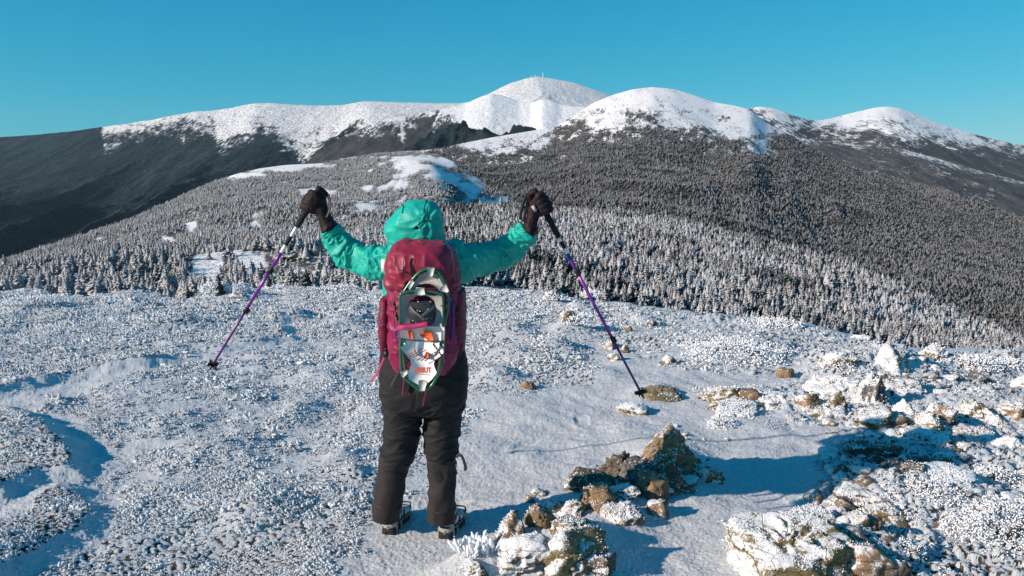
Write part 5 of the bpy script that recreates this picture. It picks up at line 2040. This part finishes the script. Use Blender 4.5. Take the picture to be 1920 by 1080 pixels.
b = Bag()
loft_px(b, [(790, 700, 3.63, 36, .06), (791, 694, 3.62, 47, .10), (793, 678, 3.61, 58, .135), (794, 655, 3.60, 65, .145), (795, 620, 3.60, 67, .15), (795, 580, 3.60, 66, .15), (795, 545, 3.60, 67, .15), (793, 515, 3.61, 64, .14), (792, 490, 3.62, 55, .12)], 56, 70, 2.9)
under(remeshed("pack_body", b, m_pack, None, .0055, 2, fold_fn(5, .011)), pack)
b = Bag()
loft_px(b, [(792, 540, 3.585, 62, .135), (792, 528, 3.58, 68, .155), (791, 505, 3.58, 66, .165), (791, 486, 3.585, 63, .165), (792, 470, 3.595, 58, .155), (792, 459, 3.61, 50, .13), (793, 452, 3.625, 38, .09)], 56, 60, 2.6)
under(remeshed("top_lid", b, m_lid, None, .0055, 2, fold_fn(11, .016, 9.0)), pack)
for u_, sgn, v0_, v1_ in ((726, -1, 556, 650), (861, 1, 542, 648)):
    b = Bag()
    loft_px(b, [(u_, v1_ + 6, 3.64, 6, .05), (u_, v1_, 3.64, 11, .09), (u_, (v0_ + v1_) / 2, 3.63, 12.5, .115), (u_, v0_ + 8, 3.63, 11, .10), (u_, v0_, 3.63, 8, .08)], 32, 40, 2.6)
    under(remeshed("side_pocket", b, m_pocket, None, .005, 2, fold_fn(30 + sgn, .008)), pack)


def strap(pts, w_px, mat, name, root=pack, flat=.22, n=24):
    b = Bag()
    pw = [P(*q) for q in pts]
    tube(b, catmull(pw, n), pr(w_px / 2, 650, 3.5), 8, flat=flat)
    return under(b.build(name, mat), root)


PF = 3.435     # front face of the pack
strap([(735, 640, 3.52), (718, 676, 3.60), (709, 697, 3.62), (698, 712, 3.62), (696, 714, 3.62)], 6, m_strap, "hip_strap")
strap([(757, 700, 3.50), (757, 716, 3.48), (755, 734, 3.49), (754, 741, 3.49)], 7.5, m_strap, "compression_strap")
strap([(838, 640, PF), (832, 668, PF - .02), (822, 694, PF - .05), (808, 708, PF - .06), (801, 726, PF - .05), (797, 742, PF - .03), (793, 761, PF - .02)], 7, m_strap, "compression_strap")
strap([(835, 655, PF), (828, 690, PF - .045), (816, 716, PF - .05), (806, 727, PF - .05)], 4.5, m_strap, "compression_strap")
strap([(868, 645, 3.56), (862, 668, 3.58), (850, 690, 3.56), (838, 700, 3.54)], 9, m_pocket, "hip_strap")
strap([(752, 690, 3.50), (744, 704, 3.55), (736, 718, 3.57), (734, 724, 3.57)], 8, m_web, "hip_strap")
strap([(740, 560, PF + .01), (738, 590, PF), (744, 640, PF), (746, 676, PF + .02)], 3.5, m_web, "zip")
strap([(848, 470, 3.47), (851, 500, 3.46), (854, 540, 3.47), (855, 580, 3.49)], 3.0, m_strap, "lid_strap")
strap([(758, 478, PF - .02), (756, 505, PF - .035), (758, 530, PF - .03), (760, 552, PF - .01)], 5.0, m_pocket, "lid_strap")
b = Bag()
aa = np.linspace(0, 2 * np.pi, 26)
tube(b, [P(745 + 3.6 * math.cos(q), 625 + 8 * math.sin(q), PF - .03) for q in aa], .0042, 8, cap=False)
under(b.build("carabiner", m_purple), pack)
b = Bag()
for (uu_, vv_) in ((739, 569), (741, 577), (743, 590), (745, 596)):
    box(b, P(uu_, vv_, PF - .005), (.004, 0, .003), (0, .004, 0), (-.003, 0, .010))
under(b.build("zip_pull", m_plast, smooth=False), pack)
for (uu_, vv_, w_) in ((756, 549, 8), (857, 585, 7), (812, 702, 8), (724, 664, 8)):
    b = Bag()
    box(b, P(uu_, vv_, PF - .022), (pr(w_ / 2, vv_, PF), 0, .002), (0, .004, 0), (0, 0, pr(6, vv_, PF)))
    box(b, P(uu_, vv_ - 9, PF - .020), (pr(w_ / 2.6, vv_, PF), 0, .0), (0, .003, 0), (0, 0, pr(2, vv_, PF)))
    under(b.build("buckle", m_plast, smooth=False), pack)
strap([(727, 528, 3.475), (745, 537, 3.425), (768, 541, 3.41), (792, 542, 3.405)], 2.4, m_pocket, "lid_seam")
strap([(792, 542, 3.405), (820, 541, 3.41), (842, 537, 3.425), (858, 528, 3.475)], 2.4, m_pocket, "lid_seam")
strap([(733, 497, 3.455), (752, 507, 3.415), (766, 512, 3.405), (782, 514, 3.405)], 2.6, m_web, "zip")
b = Bag()
box(b, P(857, 528, 3.55), (.006, 0, .002), (0, .01, 0), (0, 0, .018))
under(b.build("reflective_tab", m_patch, smooth=False), pack)
b = Bag()
tube(b, catmull([P(846, 560, PF + .02), P(848, 600, PF + .01), P(845, 640, PF + .01)], 12), .006, 8)
under(b.build("cord", Mat("blue_cord", .6, (.03, .02, .22)).m), pack)

# ------------------------------------------------------------------ snowshoes strapped to the pack
m_green = Mat("green_anodised_tube", .28, (.018, .12, .065), spec=.7)
m_green.b.inputs["Metallic"].default_value = .3
m_green = m_green.m
m_deck = Mat("grey_deck_plastic", .5, (.30, .30, .29)).m
m_deckw = Mat("white_deck_plastic", .45, (.78, .77, .74)).m
m_clip = Mat("pale_grey_clip_plastic", .45, (.50, .50, .48)).m
m_orange = Mat("orange_print", .5, (.75, .10, .02)).m
m_bind = Mat("black_binding_rubber", .5, (.022, .024, .028), spec=.5).m


def plate(bag, loops, Y, th):
    """flat plate with holes given by pixel loops at depth Y, th thick towards the camera"""
    Lp = [[Vector(P(a, b_, Y)) for a, b_ in lp] for lp in loops]
    tris = tessellate_polygon(Lp)
    fr = np.array([q for lp in Lp for q in lp])
    bk = fr + np.array([0, th, 0])
    n = len(fr)
    T_ = [tuple(t) for t in tris] + [tuple(n + k for k in reversed(t)) for t in tris]
    Q = []
    o = 0
    for lp in Lp:
        m = len(lp)
        for i in range(m):
            Q.append((o + i, o + (i + 1) % m, n + o + (i + 1) % m, n + o + i))
        o += m
    bag.add(np.vstack([fr, bk]), Q, T_)


def smooth_loop(pts, n):
    p = np.array(pts, float)
    k = len(p)
    e = np.vstack([p[-2:], p, p[:3]])
    t = np.linspace(0, k, n, endpoint=False)
    i = t.astype(int) + 2
    f_ = (t - t.astype(int))[:, None]
    p0, p1, p2, p3 = e[i - 1], e[i], e[i + 1], e[i + 2]
    return .5 * (2 * p1 + (p2 - p0) * f_ + (2 * p0 - 5 * p1 + 4 * p2 - p3) * f_ ** 2 + (3 * p1 - p0 - 3 * p2 + p3) * f_ ** 3)


def ptube(pts, Y, r, n, closed=False):
    q = smooth_loop(pts, n) if closed else catmull(pts, n)
    w = np.array([P(a[0], a[1], Y) for a in q])
    if closed:
        w = np.vstack([w, w[:2]])
    b = Bag()
    tube(b, w, r, 12, cap=not closed)
    return b


# the rear one: only its nose shows above the other
YR = 3.405
rear = empty("snowshoe", P(800, 700, YR), "rear snowshoe of the strapped pair, its rounded green nose rising above the other", "snowshoe", "pair of snowshoes strapped to the backpack")
RFR = [(757, 549), (763, 539), (771, 528), (783, 514), (795, 506), (807, 504), (819, 508), (828, 519), (835, 533), (839.5, 547), (841, 562), (840, 576), (836, 594), (833, 612), (831, 650), (826, 690), (812, 716), (795, 726), (776, 718), (762, 696), (755, 650), (752, 600), (752, 566)]
under(ptube(RFR, YR, .0078, 120, True).build("frame", m_green), rear)
b = Bag()
up_in = [(778, 527), (786, 517), (796, 510.5), (807, 508.5), (817, 512), (824, 521), (830, 533), (833, 545), (826, 546)]
arch = [(820, 541), (813, 535), (805, 532), (797, 531.5), (789, 533), (781, 537), (775, 543), (767, 541)]
plate(b, [up_in + arch], YR - .002, .005)
under(b.build("deck", m_deck, smooth=False), rear)
for c in ([(800, 502), (815, 502.5), (811.5, 517), (809, 519), (803, 517)], [(771.5, 523.5), (777, 530), (768, 544), (763.5, 537)], [(823.5, 540), (830, 536), (836, 532), (841.5, 546), (838, 549), (826, 546)]):
    b = Bag()
    plate(b, [c], YR - .014, .026)
    under(b.build("clip", m_clip, smooth=False), rear)

# the front one
YS = 3.375
shoe = empty("snowshoe", P(790, 733, YS), "front snowshoe of the strapped pair with black binding, orange lettering and white deck", "snowshoe", "pair of snowshoes strapped to the backpack")
FFR = [(751, 556), (757, 550), (766, 547), (787, 545), (808, 547), (823, 551), (830, 557), (831, 598), (830, 640), (826, 672), (823, 694), (814, 716), (804, 727), (792, 733), (781, 727), (766, 715), (755, 704), (752, 684), (751, 650), (750.5, 600)]
under(ptube(FFR, YS, .0070, 120, True).build("frame", m_green), shoe)
b = Bag()
outer = [(749.5, 557), (754, 553.5), (768, 553), (780, 549), (795, 549.5), (812, 555), (824, 553.5), (831, 558), (831, 613), (816, 613), (768, 613), (750.5, 613)]
hole = [(765, 574), (770, 561), (780.5, 555.5), (792.6, 553.5), (804.6, 556), (814, 563), (818, 577), (816.7, 596), (813, 606), (770, 606), (766, 592)]
plate(b, [outer, hole], YS - .006, .006)
under(b.build("deck", m_deck, smooth=False), shoe)
b = Bag()
LOW = [(749.5, 612), (749.5, 651), (757, 660), (764, 669), (769, 675), (771, 683), (768, 692), (763.7, 699), (767, 711), (776, 717), (785, 722), (786.6, 733), (796, 733), (800, 720), (810, 711), (819, 699), (815, 690), (813, 682), (815, 676), (821.5, 672), (831, 662), (832, 651), (833.5, 612)]
plate(b, [LOW], YS - .008, .006)
under(b.build("lower_deck", m_deckw, smooth=False), shoe)
for c in ([(751, 634), (760, 636), (762, 642), (760, 648), (751, 650)], [(832, 638), (825, 640), (823, 646), (826, 650), (832, 651)]):
    b = Bag()
    plate(b, [c], YS - .0095, .003)
    under(b.build("side_notch", m_green, smooth=False), shoe)
for c in ([(779, 540.5), (795, 540.5), (797, 552), (790, 554), (777, 552)], [(784, 714), (789, 712.5), (796, 713), (801, 717), (796, 733), (786, 733)], [(750, 699), (764, 694), (764, 700), (757, 708), (752, 706)]):
    b = Bag()
    plate(b, [c], YS - .012, .024)
    under(b.build("clip", m_clip, smooth=False), shoe)
# binding: a soft black cradle with crossed grey straps
b = Bag()
loft_px(b, [(792, 611, YS + .012, 20, .018), (792, 602, YS + .006, 24, .034), (792, 588, YS + .004, 25, .042), (792, 574, YS + .008, 24, .038), (792, 565, YS + .014, 20, .026)], 36, 36, 2.4)
bd = under(remeshed("binding", b, m_bind, None, .0035, 1, fold_fn(51, .011, 20.0)), shoe)
m_gstrap = fabric("grey_binding_strap", (.13, .13, .13), .6)
strap([(770, 577, YS - .030), (777, 585, YS - .050), (787, 592, YS - .054), (796, 600, YS - .045)], 5.5, m_gstrap, "binding_strap", shoe)
strap([(816, 573, YS - .030), (809, 580, YS - .050), (798, 588, YS - .056), (788, 596, YS - .046)], 5.5, m_gstrap, "binding_strap", shoe)
for uu_, vv_, hh in ((783, 583, .05), (788, 584, .053), (803, 580, .055), (775, 601, .036), (800, 597, .05), (780, 604, .03), (784, 566, .034), (807, 566, .034)):
    b = Bag()
    v_, f_ = ico(2)
    b.add(v_ * .0035 + P(uu_, vv_, YS - hh + .006), None, f_)
    under(b.build("rivet", m_steel), shoe)
for c in ([(784, 609), (785, 601), (791, 599), (797, 601), (797, 609)], [(760, 612), (762, 606), (768, 607), (770, 612)], [(765, 622), (772, 621), (774, 636), (769, 636)], [(787, 628), (793, 626), (797, 617), (800, 625), (809, 622), (811, 630), (813, 638), (803, 640), (800, 635), (792, 633)], [(797, 664), (799, 660), (803, 662), (803, 671), (797, 671)]):
    b = Bag()
    plate(b, [c], YS - .020, .012)
    under(b.build("crampon_claw", m_orange, smooth=False), shoe)
strap([(745, 616, YS + .01), (752, 614, YS - .022), (775, 612, YS - .028), (798, 608, YS - .034), (803, 607, YS - .03)], 9, m_strap, "tie_strap", shoe)
strap([(776, 620, YS - .022), (778, 639, YS - .020), (777.5, 654, YS - .018), (782, 665, YS - .016), (792, 669, YS - .015), (800, 668, YS - .016)], 4.2, m_bind, "heel_strap", shoe)
strap([(808, 612, YS - .03), (808, 640, YS - .028), (803, 664, YS - .02)], 2.2, m_gstrap, "heel_strap", shoe)
strap([(812, 644, YS - .022), (816, 650, YS - .026), (824, 661, YS - .026), (831, 671, YS - .024), (836, 681, YS - .02)], 4.2, m_bind, "heel_strap", shoe)
strap([(752, 637, YS - .012), (790, 639, YS - .014), (832, 640, YS - .012)], 1.6, m_bind, "heel_strap", shoe)
for uu_, vv_ in ((786, 667.5), (789, 668.6), (792, 669), (817, 651.5), (820, 655.5), (823, 659.5), (826, 663.5)):
    b = Bag()
    v_, f_ = ico(1)
    b.add(v_ * np.array([.0022, .0012, .0022]) + P(uu_, vv_, YS - .0285 if uu_ > 800 else YS - .0185), None, f_)
    under(b.build("strap_hole", m_deckw), shoe)
b = Bag()
for k in range(7):
    x0, y0 = 760 + k * 7.2, 668 + k * 2.2 - (k % 3) * 1.5
    ln = 13 + (k * 5) % 7
    plate(b, [[(x0, y0), (x0 + ln * 1.5, y0 - ln * .9), (x0 + ln * 1.5, y0 - ln * .9 + 1.1), (x0, y0 + 1.1)]], YS - .0095, .001)
under(b.build("stripe_print", Mat("red_print", .5, (.55, .10, .08)).m, smooth=False), shoe)
# the maker's word, mirrored as it stands in the picture
td = bpy.data.curves.new("deck_lettering", 'FONT')
td.body = "TUBBS"
td.align_x = 'CENTER'
td.align_y = 'CENTER'
td.size = 1.0
td.extrude = .02
td.offset = .018
to = bpy.data.objects.new("deck_lettering_raw", td)
COL.objects.link(to)
bpy.context.view_layer.update()
tm = bpy.data.meshes.new_from_object(to.evaluated_get(bpy.context.evaluated_depsgraph_get()))
bpy.data.objects.remove(to)
co = np.empty(len(tm.vertices) * 3, np.float32)
tm.vertices.foreach_get("co", co)
co = co.reshape(-1, 3)
co[:, :2] -= (co[:, :2].max(0) + co[:, :2].min(0)) / 2
ext = co[:, :2].max(0) - co[:, :2].min(0)
w_ = np.linalg.norm(P(808, 694, YS - .0095) - P(778, 694, YS - .0095))
h_ = np.linalg.norm(P(793, 699, YS - .0095) - P(793, 688.5, YS - .0095))
tc = P(793, 693.7, YS - .0095)
new = np.stack([tc[0] - co[:, 0] / ext[0] * w_, tc[1] - co[:, 2] * .01, tc[2] + co[:, 1] / ext[1] * h_], 1)
tm.vertices.foreach_set("co", new.astype(np.float32).ravel())
tm.update()
tm.materials.append(m_orange)
under(obj("deck_lettering", data=tm), shoe)
b = Bag()
for k in range(9):
    x0 = 780.5 + k * 2.9
    plate(b, [[(x0, 701), (x0 + 2.0, 701), (x0 + 2.0, 702.2), (x0, 702.2)]], YS - .0095, .001)
under(b.build("fine_print", m_orange, smooth=False), shoe)

# ------------------------------------------------------------------ the air
m_air = bpy.data.materials.new("thin_haze")
m_air.use_nodes = True
hn = m_air.node_tree
for n in list(hn.nodes):
    hn.nodes.remove(n)
ho = hn.nodes.new("ShaderNodeOutputMaterial")
hv = hn.nodes.new("ShaderNodeVolumePrincipled")
hv.inputs["Color"].default_value = (.55, .80, .97, 1)
hv.inputs["Density"].default_value = 1.1e-5
hn.links.new(hv.outputs[0], ho.inputs["Volume"])
b = Bag()
box(b, (0, 0, 90), (15500, 0, 0), (0, 15500, 0), (0, 0, 1150))
tag(b.build("haze", m_air, smooth=False), kind="stuff")
